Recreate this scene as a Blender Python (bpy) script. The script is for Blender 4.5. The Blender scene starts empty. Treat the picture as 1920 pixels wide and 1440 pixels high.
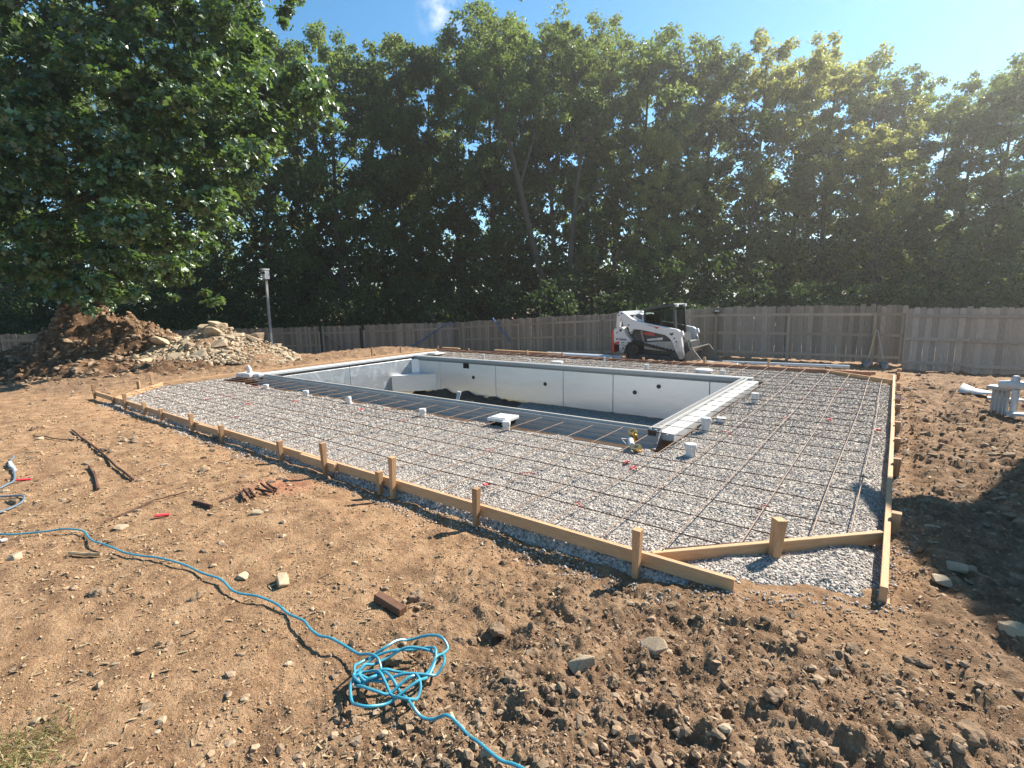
import bpy, bmesh, math, random
import numpy as np
from mathutils import Vector, Matrix
random.seed(7); rng = np.random.default_rng(7)
sc = bpy.context.scene
COL = sc.collection
R = math.radians

# ------------------------------------------------------------------ camera, light
CAM = Vector((0, 0, 1.74))
right = Vector((0.79632, 0.60443, -0.02276)).normalized()
fwd = Vector((-0.60054, 0.78294, -0.16154)).normalized()
up = right.cross(fwd).normalized(); right = fwd.cross(up).normalized()
cd = bpy.data.cameras.new('camera'); co = bpy.data.objects.new('camera', cd); COL.objects.link(co)
M = Matrix((right, up, -fwd)).transposed().to_4x4(); M.translation = CAM
co.matrix_world = M
cd.sensor_width = 36; cd.lens = 940.79 / 1920 * 36; cd.clip_end = 3000; cd.clip_start = 0.05
sc.camera = co

SUN_AZ, SUN_EL = 72.0, 40.0
SDIR = Vector((math.cos(R(SUN_EL)) * math.cos(R(SUN_AZ)), math.cos(R(SUN_EL)) * math.sin(R(SUN_AZ)), math.sin(R(SUN_EL))))
w = bpy.data.worlds.new('World'); sc.world = w; w.use_nodes = True
nt = w.node_tree; nt.nodes.clear()
sky = nt.nodes.new('ShaderNodeTexSky'); sky.sky_type = 'NISHITA'; sky.sun_disc = False
sky.sun_elevation = R(SUN_EL); sky.sun_rotation = R(90 - SUN_AZ); sky.air_density = 1.0; sky.dust_density = 0.0; sky.altitude = 600; sky.ozone_density = 2.2
bg = nt.nodes.new('ShaderNodeBackground'); bg.inputs['Strength'].default_value = 0.075
out = nt.nodes.new('ShaderNodeOutputWorld')
# one small wisp of cloud above the trees
tc = nt.nodes.new('ShaderNodeTexCoord')
cdir = (fwd + right * ((832 - 960) / 940.8) - up * ((22 - 720) / 940.8)).normalized()
dist = nt.nodes.new('ShaderNodeVectorMath'); dist.operation = 'DISTANCE'; dist.inputs[1].default_value = cdir
nz = nt.nodes.new('ShaderNodeTexNoise'); nz.inputs['Scale'].default_value = 34; nz.inputs['Detail'].default_value = 5
mr = nt.nodes.new('ShaderNodeMapRange'); mr.inputs[1].default_value = 0.004; mr.inputs[2].default_value = 0.05; mr.inputs[3].default_value = 1; mr.inputs[4].default_value = 0
ml = nt.nodes.new('ShaderNodeMath'); ml.operation = 'MULTIPLY'
mr2 = nt.nodes.new('ShaderNodeMapRange'); mr2.inputs[1].default_value = 0.38; mr2.inputs[2].default_value = 0.72; mr2.inputs[3].default_value = 0; mr2.inputs[4].default_value = 0.95
mx = nt.nodes.new('ShaderNodeMix'); mx.data_type = 'RGBA'; mx.inputs[7].default_value = (7.0, 7.2, 7.6, 1)
L = nt.links.new
L(tc.outputs['Generated'], dist.inputs[0]); L(tc.outputs['Generated'], nz.inputs['Vector'])
L(dist.outputs['Value'], mr.inputs[0]); L(nz.outputs['Fac'], mr2.inputs[0])
L(mr.outputs[0], ml.inputs[0]); L(mr2.outputs[0], ml.inputs[1]); L(ml.outputs[0], mx.inputs[0])
hsv = nt.nodes.new('ShaderNodeHueSaturation'); hsv.inputs['Saturation'].default_value = 1.22; hsv.inputs['Hue'].default_value = 0.488; hsv.inputs['Value'].default_value = 1.15
L(sky.outputs[0], hsv.inputs['Color']); L(hsv.outputs[0], mx.inputs[6]); L(mx.outputs[2], bg.inputs['Color']); L(bg.outputs[0], out.inputs[0])

sl = bpy.data.lights.new('sun', 'SUN'); sl.energy = 5.0; sl.angle = R(0.53); sl.color = (1.0, 0.94, 0.85)
so = bpy.data.objects.new('sun', sl); COL.objects.link(so); so.location = (6, 20, 18)
so.rotation_euler = SDIR.to_track_quat('Z', 'Y').to_euler()
sc.view_settings.view_transform = 'Standard'; sc.view_settings.look = 'None'
sc.view_settings.exposure = 1.3; sc.view_settings.gamma = 1; sc.view_settings.use_curve_mapping = False
sc.render.engine = 'CYCLES'
sc.cycles.max_bounces = 8; sc.cycles.diffuse_bounces = 3; sc.cycles.glossy_bounces = 3; sc.cycles.transmission_bounces = 8
sc.cycles.transparent_max_bounces = 8; sc.cycles.caustics_reflective = False; sc.cycles.caustics_refractive = False

GLARE_HAZE = 0.0011  # density of a scattering volume added to imitate sun glare in the lens
def make_glare_haze():
    me = bpy.data.meshes.new('glare_haze'); x0, x1, y0, y1, z0, z1 = -1600, 1600, -1600, 1600, -4.5, 30
    me.from_pydata([(x, y, z) for z in (z0, z1) for y in (y0, y1) for x in (x0, x1)], [], [(0, 2, 3, 1), (4, 5, 7, 6), (0, 1, 5, 4), (2, 6, 7, 3), (0, 4, 6, 2), (1, 3, 7, 5)])
    m = bpy.data.materials.new('glare_haze'); m.use_nodes = True; n = m.node_tree; n.nodes.clear()
    o = n.nodes.new('ShaderNodeOutputMaterial'); v = n.nodes.new('ShaderNodeVolumePrincipled')
    v.inputs['Color'].default_value = (1.0, 0.98, 0.94, 1); v.inputs['Density'].default_value = GLARE_HAZE; v.inputs['Anisotropy'].default_value = 0.66
    n.links.new(v.outputs[0], o.inputs['Volume']); me.materials.append(m)
    h = bpy.data.objects.new('glare_haze', me); COL.objects.link(h); h['kind'] = 'stuff'; h['label'] = 'thin air volume added to imitate veiling sun glare in the lens'; h['category'] = 'glare_haze'
make_glare_haze()
# ------------------------------------------------------------------ helpers
def tag(o, label=None, cat=None, group=None, kind=None):
    if label: o['label'] = label
    if cat: o['category'] = cat
    if group: o['group'] = group
    if kind: o['kind'] = kind
    return o

def empty(name, loc=(0, 0, 0), rz=0.0, label=None, cat=None, group=None):
    o = bpy.data.objects.new(name, None); COL.objects.link(o); o.location = loc; o.rotation_euler = (0, 0, rz)
    o.empty_display_size = 0.2
    return tag(o, label, cat, group)

def link(name, me, parent=None, loc=None, rot=None):
    o = bpy.data.objects.new(name, me); COL.objects.link(o)
    if parent: o.parent = parent
    if loc is not None: o.location = loc
    if rot is not None: o.rotation_euler = rot
    return o

def np_mesh(name, V, F, mat, smooth=False):
    """V (n,3); F (m,k) equal-sided faces"""
    V = np.asarray(V, np.float32); F = np.asarray(F, np.int32)
    me = bpy.data.meshes.new(name)
    me.vertices.add(len(V)); me.vertices.foreach_set('co', V.ravel())
    k = F.shape[1]; m = len(F)
    me.loops.add(m * k); me.loops.foreach_set('vertex_index', F.ravel())
    me.polygons.add(m); me.polygons.foreach_set('loop_start', np.arange(0, m * k, k, dtype=np.int32))
    me.polygons.foreach_set('use_smooth', np.full(m, smooth))
    me.update(calc_edges=True); me.validate()
    if mat: me.materials.append(mat)
    return me

class MB:
    def __init__(s): s.v = []; s.f = []
    def add(s, vs, fs):
        n = len(s.v); s.v += [tuple(v) for v in vs]; s.f += [tuple(n + i for i in f) for f in fs]; return s
    def box(s, c, d, rot=None):
        x, y, z = d[0] / 2, d[1] / 2, d[2] / 2
        vs = [Vector((a * x, b * y, e * z)) for e in (-1, 1) for b in (-1, 1) for a in (-1, 1)]
        if rot is not None: vs = [rot @ v for v in vs]
        vs = [v + Vector(c) for v in vs]
        return s.add(vs, [(0, 2, 3, 1), (4, 5, 7, 6), (0, 1, 5, 4), (2, 6, 7, 3), (0, 4, 6, 2), (1, 3, 7, 5)])
    def beam(s, p0, p1, wd, ht, upv=(0, 0, 1)):
        p0, p1 = Vector(p0), Vector(p1); d = p1 - p0; x = d.normalized()
        y = Vector(upv).cross(x)
        if y.length < 1e-4: y = Vector((0, 1, 0)).cross(x)
        y.normalize(); z = x.cross(y)
        return s.box((p0 + p1) / 2, (d.length, wd, ht), Matrix((x, y, z)).transposed())
    def tube(s, pts, rad, seg=8, cap=True):
        pts = [Vector(p) for p in pts]; n = len(pts)
        rs = rad if isinstance(rad, (list, tuple)) else [rad] * n
        base = len(s.v); prev = None
        for i, p in enumerate(pts):
            t = (pts[min(i + 1, n - 1)] - pts[max(i - 1, 0)])
            if t.length < 1e-9: t = Vector((0, 0, 1))
            t.normalize()
            a = prev - t * prev.dot(t) if prev is not None else t.orthogonal()
            if a.length < 1e-6: a = t.orthogonal()
            a.normalize(); prev = a; b = t.cross(a)
            for k in range(seg):
                q = 2 * math.pi * k / seg
                s.v.append(tuple(p + (a * math.cos(q) + b * math.sin(q)) * rs[i]))
        for i in range(n - 1):
            for k in range(seg):
                k2 = (k + 1) % seg
                s.f.append((base + i * seg + k, base + i * seg + k2, base + (i + 1) * seg + k2, base + (i + 1) * seg + k))
        if cap:
            s.f.append(tuple(base + k for k in reversed(range(seg)))); s.f.append(tuple(base + (n - 1) * seg + k for k in range(seg)))
        return s
    def prism(s, poly, axis, a, b):
        """poly: 2D points; axis 'y': poly in (x,z) extruded y a..b ; 'x': poly in (y,z); 'z': poly in (x,y)"""
        def P(p, t): return {'y': (p[0], t, p[1]), 'x': (t, p[0], p[1]), 'z': (p[0], p[1], t)}[axis]
        n = len(poly); vs = [P(p, a) for p in poly] + [P(p, b) for p in poly]
        fs = [tuple(range(n)), tuple(reversed(range(n, 2 * n)))] + [(i, i + n, (i + 1) % n + n, (i + 1) % n) for i in range(n)]
        return s.add(vs, fs)
    def lathe(s, prof, c=(0, 0, 0), seg=14, axis='z'):
        base = len(s.v)
        for r_, h in prof:
            for k in range(seg):
                q = 2 * math.pi * k / seg; x, y = r_ * math.cos(q), r_ * math.sin(q)
                v = {'z': (x, y, h), 'y': (x, h, y), 'x': (h, x, y)}[axis]
                s.v.append((v[0] + c[0], v[1] + c[1], v[2] + c[2]))
        for i in range(len(prof) - 1):
            for k in range(seg):
                k2 = (k + 1) % seg
                s.f.append((base + i * seg + k, base + i * seg + k2, base + (i + 1) * seg + k2, base + (i + 1) * seg + k))
        s.f.append(tuple(base + k for k in reversed(range(seg))))
        s.f.append(tuple(base + (len(prof) - 1) * seg + k for k in range(seg)))
        return s
    def mesh(s, name, mat, smooth=False, bevel=0, autosmooth=None):
        me = bpy.data.meshes.new(name); me.from_pydata(s.v, [], s.f); me.update()
        bm = bmesh.new(); bm.from_mesh(me)
        bmesh.ops.recalc_face_normals(bm, faces=bm.faces)
        if bevel:
            es = [e for e in bm.edges if len(e.link_faces) == 2 and e.calc_face_angle(0) > 0.6]
            bmesh.ops.bevel(bm, geom=es, offset=bevel, segments=1, affect='EDGES', profile=0.5)
        if smooth:
            for f in bm.faces: f.smooth = True
            for e in bm.edges:
                if len(e.link_faces) == 2 and e.calc_face_angle(0) > R(38): e.smooth = False
        bm.to_mesh(me); bm.free()
        if mat: me.materials.append(mat)
        return me
    def build(s, name, mat, parent=None, smooth=False, bevel=0, loc=None, rot=None):
        return link(name, s.mesh(name, mat, smooth, bevel), parent, loc, rot)

# ---- vectorised value noise
def _h(i, j, s):
    n = (i.astype(np.int64) * 374761393 + j.astype(np.int64) * 668265263 + s * 974634541) & 0x7fffffff
    n = ((n ^ (n >> 13)) * 1274126177) & 0x7fffffff
    return ((n ^ (n >> 16)) & 0xffff) / 65535.0
def vnoise(x, y, s=0):
    i = np.floor(x); j = np.floor(y); u = x - i; v = y - j
    u = u * u * (3 - 2 * u); v = v * v * (3 - 2 * v)
    a, b, c, d = _h(i, j, s), _h(i + 1, j, s), _h(i, j + 1, s), _h(i + 1, j + 1, s)
    return (a * (1 - u) + b * u) * (1 - v) + (c * (1 - u) + d * u) * v - 0.5
def fbm(x, y, f, o=4, s=0, gain=0.5):
    t = 0; a = 1
    for k in range(o):
        c, sn = math.cos(k * 1.1), math.sin(k * 1.1)
        t = t + a * vnoise((x * c - y * sn) * f + 17 * k, (x * sn + y * c) * f + 5 * k, s + k); f *= 2.07; a *= gain
    return t
def sstep(a, b, x):
    t = np.clip((x - a) / (b - a), 0, 1); return t * t * (3 - 2 * t)

# ---- materials
def newmat(name):
    m = bpy.data.materials.new(name); m.use_nodes = True
    return m, m.node_tree, m.node_tree.nodes['Principled BSDF']
def ramp(nt, fac, stops):
    r = nt.nodes.new('ShaderNodeValToRGB'); e = r.color_ramp.elements
    while len(e) < len(stops): e.new(0.5)
    for k, (p, c) in enumerate(stops): e[k].position = p; e[k].color = (*c, 1)
    nt.links.new(fac, r.inputs[0]); return r.outputs[0]
def noise(nt, scale, detail=4, rough=0.55, vec=None, dist=0.0):
    n = nt.nodes.new('ShaderNodeTexNoise'); n.inputs['Scale'].default_value = scale; n.inputs['Detail'].default_value = detail
    n.inputs['Roughness'].default_value = rough; n.inputs['Distortion'].default_value = dist
    if vec is not None: nt.links.new(vec, n.inputs['Vector'])
    return n.outputs['Fac']
def mixc(nt, fac, a, b, mode='MIX'):
    m = nt.nodes.new('ShaderNodeMix'); m.data_type = 'RGBA'; m.blend_type = mode
    for v, i in ((fac, 0), (a, 6), (b, 7)):
        if hasattr(v, 'links'): nt.links.new(v, m.inputs[i])
        elif i == 0: m.inputs[0].default_value = v
        else: m.inputs[i].default_value = (*v, 1)
    return m.outputs[2]
def math_(nt, op, a, b=0.0):
    m = nt.nodes.new('ShaderNodeMath'); m.operation = op
    for v, i in ((a, 0), (b, 1)):
        if hasattr(v, 'links'): nt.links.new(v, m.inputs[i])
        else: m.inputs[i].default_value = v
    return m.outputs[0]
def objco(nt, scale=(1, 1, 1), which='Object'):
    t = nt.nodes.new('ShaderNodeTexCoord'); mp = nt.nodes.new('ShaderNodeMapping'); mp.inputs['Scale'].default_value = scale
    nt.links.new(t.outputs[which], mp.inputs['Vector']); return mp.outputs[0]
def bump(nt, p, h, strength=0.4, dist=0.02):
    b = nt.nodes.new('ShaderNodeBump'); b.inputs['Strength'].default_value = strength; b.inputs['Distance'].default_value = dist
    nt.links.new(h, b.inputs['Height']); nt.links.new(b.outputs[0], p.inputs['Normal'])
def island(nt): return nt.nodes.new('ShaderNodeNewGeometry').outputs['Random Per Island']
def objrand(nt): return nt.nodes.new('ShaderNodeObjectInfo').outputs['Random']

def m_plain(name, col, rough=0.6, metal=0.0, var=0.25, scale=6.0, bmp=0.0, coat=0.0):
    m, nt, p = newmat(name)
    n = noise(nt, scale, 5, 0.6, objco(nt))
    c = mixc(nt, n, tuple(v * (1 - var) for v in col), tuple(min(1, v * (1 + var)) for v in col))
    nt.links.new(c, p.inputs['Base Color'])
    p.inputs['Roughness'].default_value = rough; p.inputs['Metallic'].default_value = metal; p.inputs['Coat Weight'].default_value = coat
    if bmp: bump(nt, p, noise(nt, scale * 6, 4, 0.6, objco(nt)), bmp, 0.01)
    return m

def m_wood(name, a, b, knots=True, along=(1, 1, 1), rough=0.75, rnd=0.35, dirt=0.3):
    m, nt, p = newmat(name)
    v = objco(nt, along)
    add = nt.nodes.new('ShaderNodeVectorMath'); add.operation = 'ADD'
    sc_ = nt.nodes.new('ShaderNodeMath'); sc_.operation = 'MULTIPLY'; sc_.inputs[1].default_value = 37.0
    nt.links.new(objrand(nt), sc_.inputs[0])
    cb = nt.nodes.new('ShaderNodeCombineXYZ'); nt.links.new(sc_.outputs[0], cb.inputs[0]); nt.links.new(sc_.outputs[0], cb.inputs[1])
    nt.links.new(v, add.inputs[0]); nt.links.new(cb.outputs[0], add.inputs[1])
    g = noise(nt, 14, 6, 0.65, add.outputs[0], 0.4)
    gg = nt.nodes.new('ShaderNodeMapRange'); gg.inputs[1].default_value = 0.36; gg.inputs[2].default_value = 0.66; nt.links.new(g, gg.inputs[0])
    c = mixc(nt, gg.outputs[0], a, b)
    big = noise(nt, 1.7, 3, 0.5, add.outputs[0])
    c = mixc(nt, math_(nt, 'MULTIPLY', big, dirt), c, tuple(x * 0.45 for x in a))
    if knots:
        vo = nt.nodes.new('ShaderNodeTexVoronoi'); vo.inputs['Scale'].default_value = 3.2; nt.links.new(objco(nt), vo.inputs['Vector'])
        k = nt.nodes.new('ShaderNodeMapRange'); k.inputs[1].default_value = 0.035; k.inputs[2].default_value = 0.085; k.inputs[3].default_value = 0.75; k.inputs[4].default_value = 0
        nt.links.new(vo.outputs['Distance'], k.inputs[0]); c = mixc(nt, k.outputs[0], c, tuple(x * 0.3 for x in a))
    hs = nt.nodes.new('ShaderNodeHueSaturation')
    vv = nt.nodes.new('ShaderNodeMapRange'); vv.inputs[3].default_value = 1 - rnd; vv.inputs[4].default_value = 1 + rnd
    nt.links.new(objrand(nt), vv.inputs[0]); nt.links.new(vv.outputs[0], hs.inputs['Value']); nt.links.new(c, hs.inputs['Color'])
    nt.links.new(hs.outputs[0], p.inputs['Base Color']); p.inputs['Roughness'].default_value = rough; p.inputs['Specular IOR Level'].default_value = 0.25
    bump(nt, p, g, 0.35, 0.004)
    return m

def m_leaf(name, dark, mid, light, trans=(0.25, 0.38, 0.05), rough=0.45, tw=0.35, spec=0.5):
    m, nt, p = newmat(name)
    n1 = island(nt)
    c = ramp(nt, n1, [(0.0, tuple(v_ * 0.6 for v_ in dark)), (0.5, mid), (0.85, light), (1.0, tuple(v_ * 1.5 for v_ in light))])
    nb = noise(nt, 0.35, 3, 0.5, objco(nt))
    c = mixc(nt, math_(nt, 'MULTIPLY', nb, 0.5), c, dark)
    hs = nt.nodes.new('ShaderNodeHueSaturation'); mp_ = nt.nodes.new('ShaderNodeMapRange'); mp_.inputs[3].default_value = 0.65; mp_.inputs[4].default_value = 1.4
    hh = nt.nodes.new('ShaderNodeMapRange'); hh.inputs[3].default_value = 0.475; hh.inputs[4].default_value = 0.52
    nt.links.new(objrand(nt), mp_.inputs[0]); nt.links.new(objrand(nt), hh.inputs[0])
    nt.links.new(mp_.outputs[0], hs.inputs['Value']); nt.links.new(hh.outputs[0], hs.inputs['Hue']); nt.links.new(c, hs.inputs['Color'])
    nt.links.new(hs.outputs[0], p.inputs['Base Color']); p.inputs['Roughness'].default_value = rough; p.inputs['Specular IOR Level'].default_value = spec
    t = nt.nodes.new('ShaderNodeBsdfTranslucent'); t.inputs[0].default_value = (*trans, 1)
    ms = nt.nodes.new('ShaderNodeMixShader'); ms.inputs[0].default_value = tw
    o = nt.nodes['Material Output']
    nt.links.new(p.outputs[0], ms.inputs[1]); nt.links.new(t.outputs[0], ms.inputs[2]); nt.links.new(ms.outputs[0], o.inputs[0])
    return m

def m_stones(name, stops, rough=0.85, bmp=0.3, scale=40, objlevel=False):
    m, nt, p = newmat(name)
    c = ramp(nt, objrand(nt) if objlevel else island(nt), stops)
    n = noise(nt, scale, 4, 0.6, objco(nt))
    c = mixc(nt, 0.5, c, mixc(nt, n, tuple(x * 0.5 for x in stops[0][1]), tuple(min(1, x * 1.25) for x in stops[-1][1])))
    nt.links.new(c, p.inputs['Base Color']); p.inputs['Roughness'].default_value = rough; p.inputs['Specular IOR Level'].default_value = 0.2
    bump(nt, p, noise(nt, scale * 1.5, 4, 0.65, objco(nt)), bmp, 0.01)
    return m

def m_dirt(name='dirt', dark=1.0):
    m, nt, p = newmat(name)
    v = objco(nt)
    big = noise(nt, 0.55, 4, 0.55, v); mid = noise(nt, 5, 6, 0.65, v, 0.5); fine = noise(nt, 38, 5, 0.7, v)
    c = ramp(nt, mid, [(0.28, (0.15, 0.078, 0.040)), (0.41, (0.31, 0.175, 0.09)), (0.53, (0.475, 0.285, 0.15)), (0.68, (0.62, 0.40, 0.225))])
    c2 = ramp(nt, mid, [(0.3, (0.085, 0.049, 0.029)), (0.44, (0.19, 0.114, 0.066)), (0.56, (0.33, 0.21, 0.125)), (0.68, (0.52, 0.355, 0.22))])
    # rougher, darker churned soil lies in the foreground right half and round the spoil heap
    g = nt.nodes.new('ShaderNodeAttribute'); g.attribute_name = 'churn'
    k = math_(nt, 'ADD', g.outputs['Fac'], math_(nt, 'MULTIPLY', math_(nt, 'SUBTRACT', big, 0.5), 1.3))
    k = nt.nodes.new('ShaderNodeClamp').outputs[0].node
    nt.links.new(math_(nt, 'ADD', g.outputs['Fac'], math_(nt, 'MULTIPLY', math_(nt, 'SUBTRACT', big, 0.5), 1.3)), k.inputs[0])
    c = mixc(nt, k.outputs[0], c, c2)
    c = mixc(nt, 0.45, c, ramp(nt, fine, [(0.3, (0.09, 0.055, 0.03)), (0.55, (0.27, 0.17, 0.1)), (0.75, (0.5, 0.36, 0.23))]))
    vo = nt.nodes.new('ShaderNodeTexVoronoi'); vo.feature = 'DISTANCE_TO_EDGE'; vo.inputs['Scale'].default_value = 9; nt.links.new(v, vo.inputs['Vector'])
    if dark < 1: c = mixc(nt, 1.0, c, (dark, dark * 0.93, dark * 0.9), 'MULTIPLY')
    dv = nt.nodes.new('ShaderNodeVectorMath'); dv.operation = 'DISTANCE'; dv.inputs[1].default_value = (-4.72, 2.36, 0); nt.links.new(v, dv.inputs[0])
    rm = nt.nodes.new('ShaderNodeMapRange'); rm.inputs[1].default_value = 0.05; rm.inputs[2].default_value = 0.42; rm.inputs[3].default_value = 0.55; rm.inputs[4].default_value = 0
    nt.links.new(dv.outputs['Value'], rm.inputs[0]); c = mixc(nt, math_(nt, 'MULTIPLY', rm.outputs[0], fine), c, (0.55, 0.10, 0.07))
    nt.links.new(c, p.inputs['Base Color']); p.inputs['Roughness'].default_value = 0.95; p.inputs['Specular IOR Level'].default_value = 0.12
    h = math_(nt, 'ADD', noise(nt, 22, 8, 0.75, v, 0.3), math_(nt, 'MULTIPLY', noise(nt, 90, 4, 0.7, v), 0.5))
    bump(nt, p, h, 0.9, 0.035)
    return m

M_dirt = m_dirt(); M_dirt2 = m_dirt('spoil_dirt', 0.6)
def m_gbase():
    m, nt, p = newmat('gravel_base'); v = objco(nt)
    vo = nt.nodes.new('ShaderNodeTexVoronoi'); vo.inputs['Scale'].default_value = 48; nt.links.new(v, vo.inputs['Vector'])
    sp = nt.nodes.new('ShaderNodeSeparateColor'); nt.links.new(vo.outputs['Color'], sp.inputs[0])
    c = ramp(nt, sp.outputs[0], [(0, (0.17, 0.148, 0.125)), (0.4, (0.31, 0.272, 0.235)), (0.8, (0.44, 0.392, 0.34)), (1, (0.56, 0.51, 0.45))])
    nt.links.new(c, p.inputs['Base Color']); p.inputs['Roughness'].default_value = 0.9; p.inputs['Specular IOR Level'].default_value = 0.15
    p.inputs['Specular IOR Level'].default_value = 0.04
    h = math_(nt, 'SUBTRACT', 1.0, vo.outputs['Distance']); bump(nt, p, h, 0.8, 0.02)
    return m
M_gravel_base = m_gbase()
M_gravel = m_stones('gravel', [(0, (0.20, 0.175, 0.15)), (0.3, (0.34, 0.30, 0.258)), (0.7, (0.47, 0.42, 0.365)), (1, (0.66, 0.60, 0.53))], scale=60, bmp=0.2)
M_gravel.node_tree.nodes['Principled BSDF'].inputs['Specular IOR Level'].default_value = 0.04
M_clod = m_stones('clods', [(0, (0.08, 0.047, 0.028)), (0.5, (0.20, 0.122, 0.071)), (0.9, (0.34, 0.22, 0.132)), (1, (0.46, 0.34, 0.22))], scale=55, bmp=0.6)
M_rock = m_stones('rock', [(0, (0.22, 0.155, 0.10)), (0.35, (0.36, 0.27, 0.175)), (0.7, (0.47, 0.36, 0.23)), (1, (0.52, 0.42, 0.29))], scale=9, bmp=0.6, objlevel=True)
M_straw = m_stones('straw', [(0, (0.18, 0.11, 0.06)), (0.6, (0.36, 0.25, 0.14)), (1, (0.52, 0.40, 0.25))], scale=30, bmp=0.1)
M_lumber = m_wood('lumber', (0.60, 0.375, 0.205), (0.46, 0.265, 0.135), along=(0.5, 6, 6), rnd=0.16, dirt=0.5)
M_lumber2 = m_wood('shaded_reddish_lumber', (0.40, 0.20, 0.125), (0.28, 0.13, 0.08), along=(0.5, 6, 6), rnd=0.16, dirt=0.3)  # reddish boards, with the shade on the far row put into the colour
M_stake = m_wood('stake_wood', (0.50, 0.31, 0.165), (0.38, 0.21, 0.105), along=(6, 6, 0.6), rnd=0.3, knots=False, dirt=0.5)
M_fence = m_wood('weathered_cedar', (0.33, 0.29, 0.245), (0.175, 0.15, 0.125), along=(7, 7, 0.5), rnd=0.32, dirt=0.4)
M_fence2 = m_wood('weathered_cedar_post', (0.40, 0.34, 0.27), (0.25, 0.21, 0.165), along=(7, 7, 0.5), rnd=0.2, dirt=0.4)
M_fence3 = m_wood('grey_cedar', (0.38, 0.355, 0.325), (0.22, 0.205, 0.19), along=(7, 7, 0.5), rnd=0.2, dirt=0.35)
M_rust = m_plain('rusty_steel', (0.105, 0.052, 0.034), 0.8, 0.3, 0.5, 9)
M_rust2 = m_plain('pale_rusty_steel', (0.21, 0.135, 0.088), 0.7, 0.1, 0.5, 7)
M_red = m_plain('red_paint', (0.55, 0.035, 0.05), 0.6)
M_pvc = m_plain('white_pvc', (0.56, 0.55, 0.53), 0.4, 0, 0.12, 9)
M_pvcblue = m_plain('pale_blue_pvc', (0.50, 0.56, 0.60), 0.4, 0, 0.12, 5)
M_pvcgrey = m_plain('grey_pvc', (0.33, 0.34, 0.34), 0.5, 0, 0.15, 9)
M_black = m_plain('black_plastic', (0.018, 0.018, 0.019), 0.5)
M_dark = m_plain('dark_cavity', (0.012, 0.011, 0.010), 0.9)
M_brass = m_plain('brass', (0.60, 0.42, 0.16), 0.35, 0.9, 0.2, 20)
M_coping = m_plain('grey_aluminium', (0.36, 0.335, 0.30), 0.55, 0.0, 0.2, 2.5)
M_coping.node_tree.nodes['Principled BSDF'].inputs['Specular IOR Level'].default_value = 0.25
M_copwhite = m_plain('white_coping_form', (0.54, 0.535, 0.52), 0.55, 0, 0.07, 3)
M_hose = m_plain('blue_hose_rubber', (0.045, 0.255, 0.34), 0.35, 0, 0.3, 9)
M_hose2 = m_plain('grey_blue_hose_rubber', (0.12, 0.17, 0.22), 0.5, 0, 0.3, 9)  # greyer blue than the other hose
M_strap = m_plain('blue_webbing', (0.045, 0.13, 0.30), 0.7, 0, 0.2, 9)
M_bark = m_plain('bark', (0.075, 0.06, 0.047), 0.95, 0, 0.5, 5, 0.8)
M_oakleaf = m_leaf('oak_leaf', (0.020, 0.054, 0.018), (0.046, 0.100, 0.032), (0.10, 0.165, 0.05), (0.26, 0.42, 0.07), 0.44, 0.22, 1.0)
M_leafA = m_leaf('leaf', (0.016, 0.042, 0.012), (0.042, 0.084, 0.020), (0.10, 0.155, 0.036), (0.32, 0.42, 0.08), 0.5, 0.34, 0.3)
M_leafY = m_leaf('yellowing_leaf', (0.045, 0.075, 0.02), (0.11, 0.14, 0.036), (0.22, 0.225, 0.06), (0.5, 0.52, 0.12), 0.5, 0.42, 0.3)
M_under = m_leaf('shaded_undergrowth_leaf', (0.010, 0.024, 0.010), (0.020, 0.044, 0.015), (0.05, 0.085, 0.026), (0.16, 0.25, 0.05), 0.6, 0.15, 0.2)  # leaf colour darkened to stand in for the shade of the trees
M_grass = m_leaf('grass_blade', (0.12, 0.12, 0.04), (0.22, 0.20, 0.08), (0.36, 0.31, 0.15), (0.3, 0.35, 0.08), 0.5, 0.3)

def m_galv(name, base=0.55, streak=0.0):
    m, nt, p = newmat(name)
    v = objco(nt, (0.6, 0.6, 2.4)); n = noise(nt, 2.2, 6, 0.62, v, 0.6); sp = noise(nt, 26, 3, 0.6, objco(nt))
    c = mixc(nt, n, (base * 0.86, base * 0.86, base * 0.85), (base * 1.1, base * 1.1, base * 1.08))
    c = mixc(nt, math_(nt, 'MULTIPLY', sp, 0.18), c, (base * 0.5,) * 3)
    if streak:
        # rubbed white scuffs
        w_ = noise(nt, 1.5, 4, 0.5, objco(nt, (1, 1.3, 1.0)), 3.5)
        k = nt.nodes.new('ShaderNodeMapRange'); k.inputs[1].default_value = 0.52; k.inputs[2].default_value = 0.72; k.inputs[3].default_value = 0; k.inputs[4].default_value = streak
        nt.links.new(w_, k.inputs[0]); c = mixc(nt, k.outputs[0], c, (0.8, 0.82, 0.84))
    nt.links.new(c, p.inputs['Base Color']); p.inputs['Metallic'].default_value = 0.88
    rr = nt.nodes.new('ShaderNodeMapRange'); rr.inputs[3].default_value = 0.36; rr.inputs[4].default_value = 0.58
    nt.links.new(n, rr.inputs[0]); nt.links.new(rr.outputs[0], p.inputs['Roughness'])
    bump(nt, p, noise(nt, 1.5, 4, 0.6, objco(nt, (1, 1, 1.6))), 0.2, 0.05)
    return m
M_galv = m_galv('galvanised_steel', 0.80)
M_galv2 = m_galv('scuffed_galvanised_steel', 0.62, 0.9)

# ------------------------------------------------------------------ terrain
FX0, FX1, FY0, FY1 = -13.32, 0.06, 2.93, 12.93      # outer faces of the deck form
PX0, PX1, PY0, PY1 = -12.22, -2.40, 6.02, 10.86     # inner faces of the pool walls
CUT = 1.2

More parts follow.
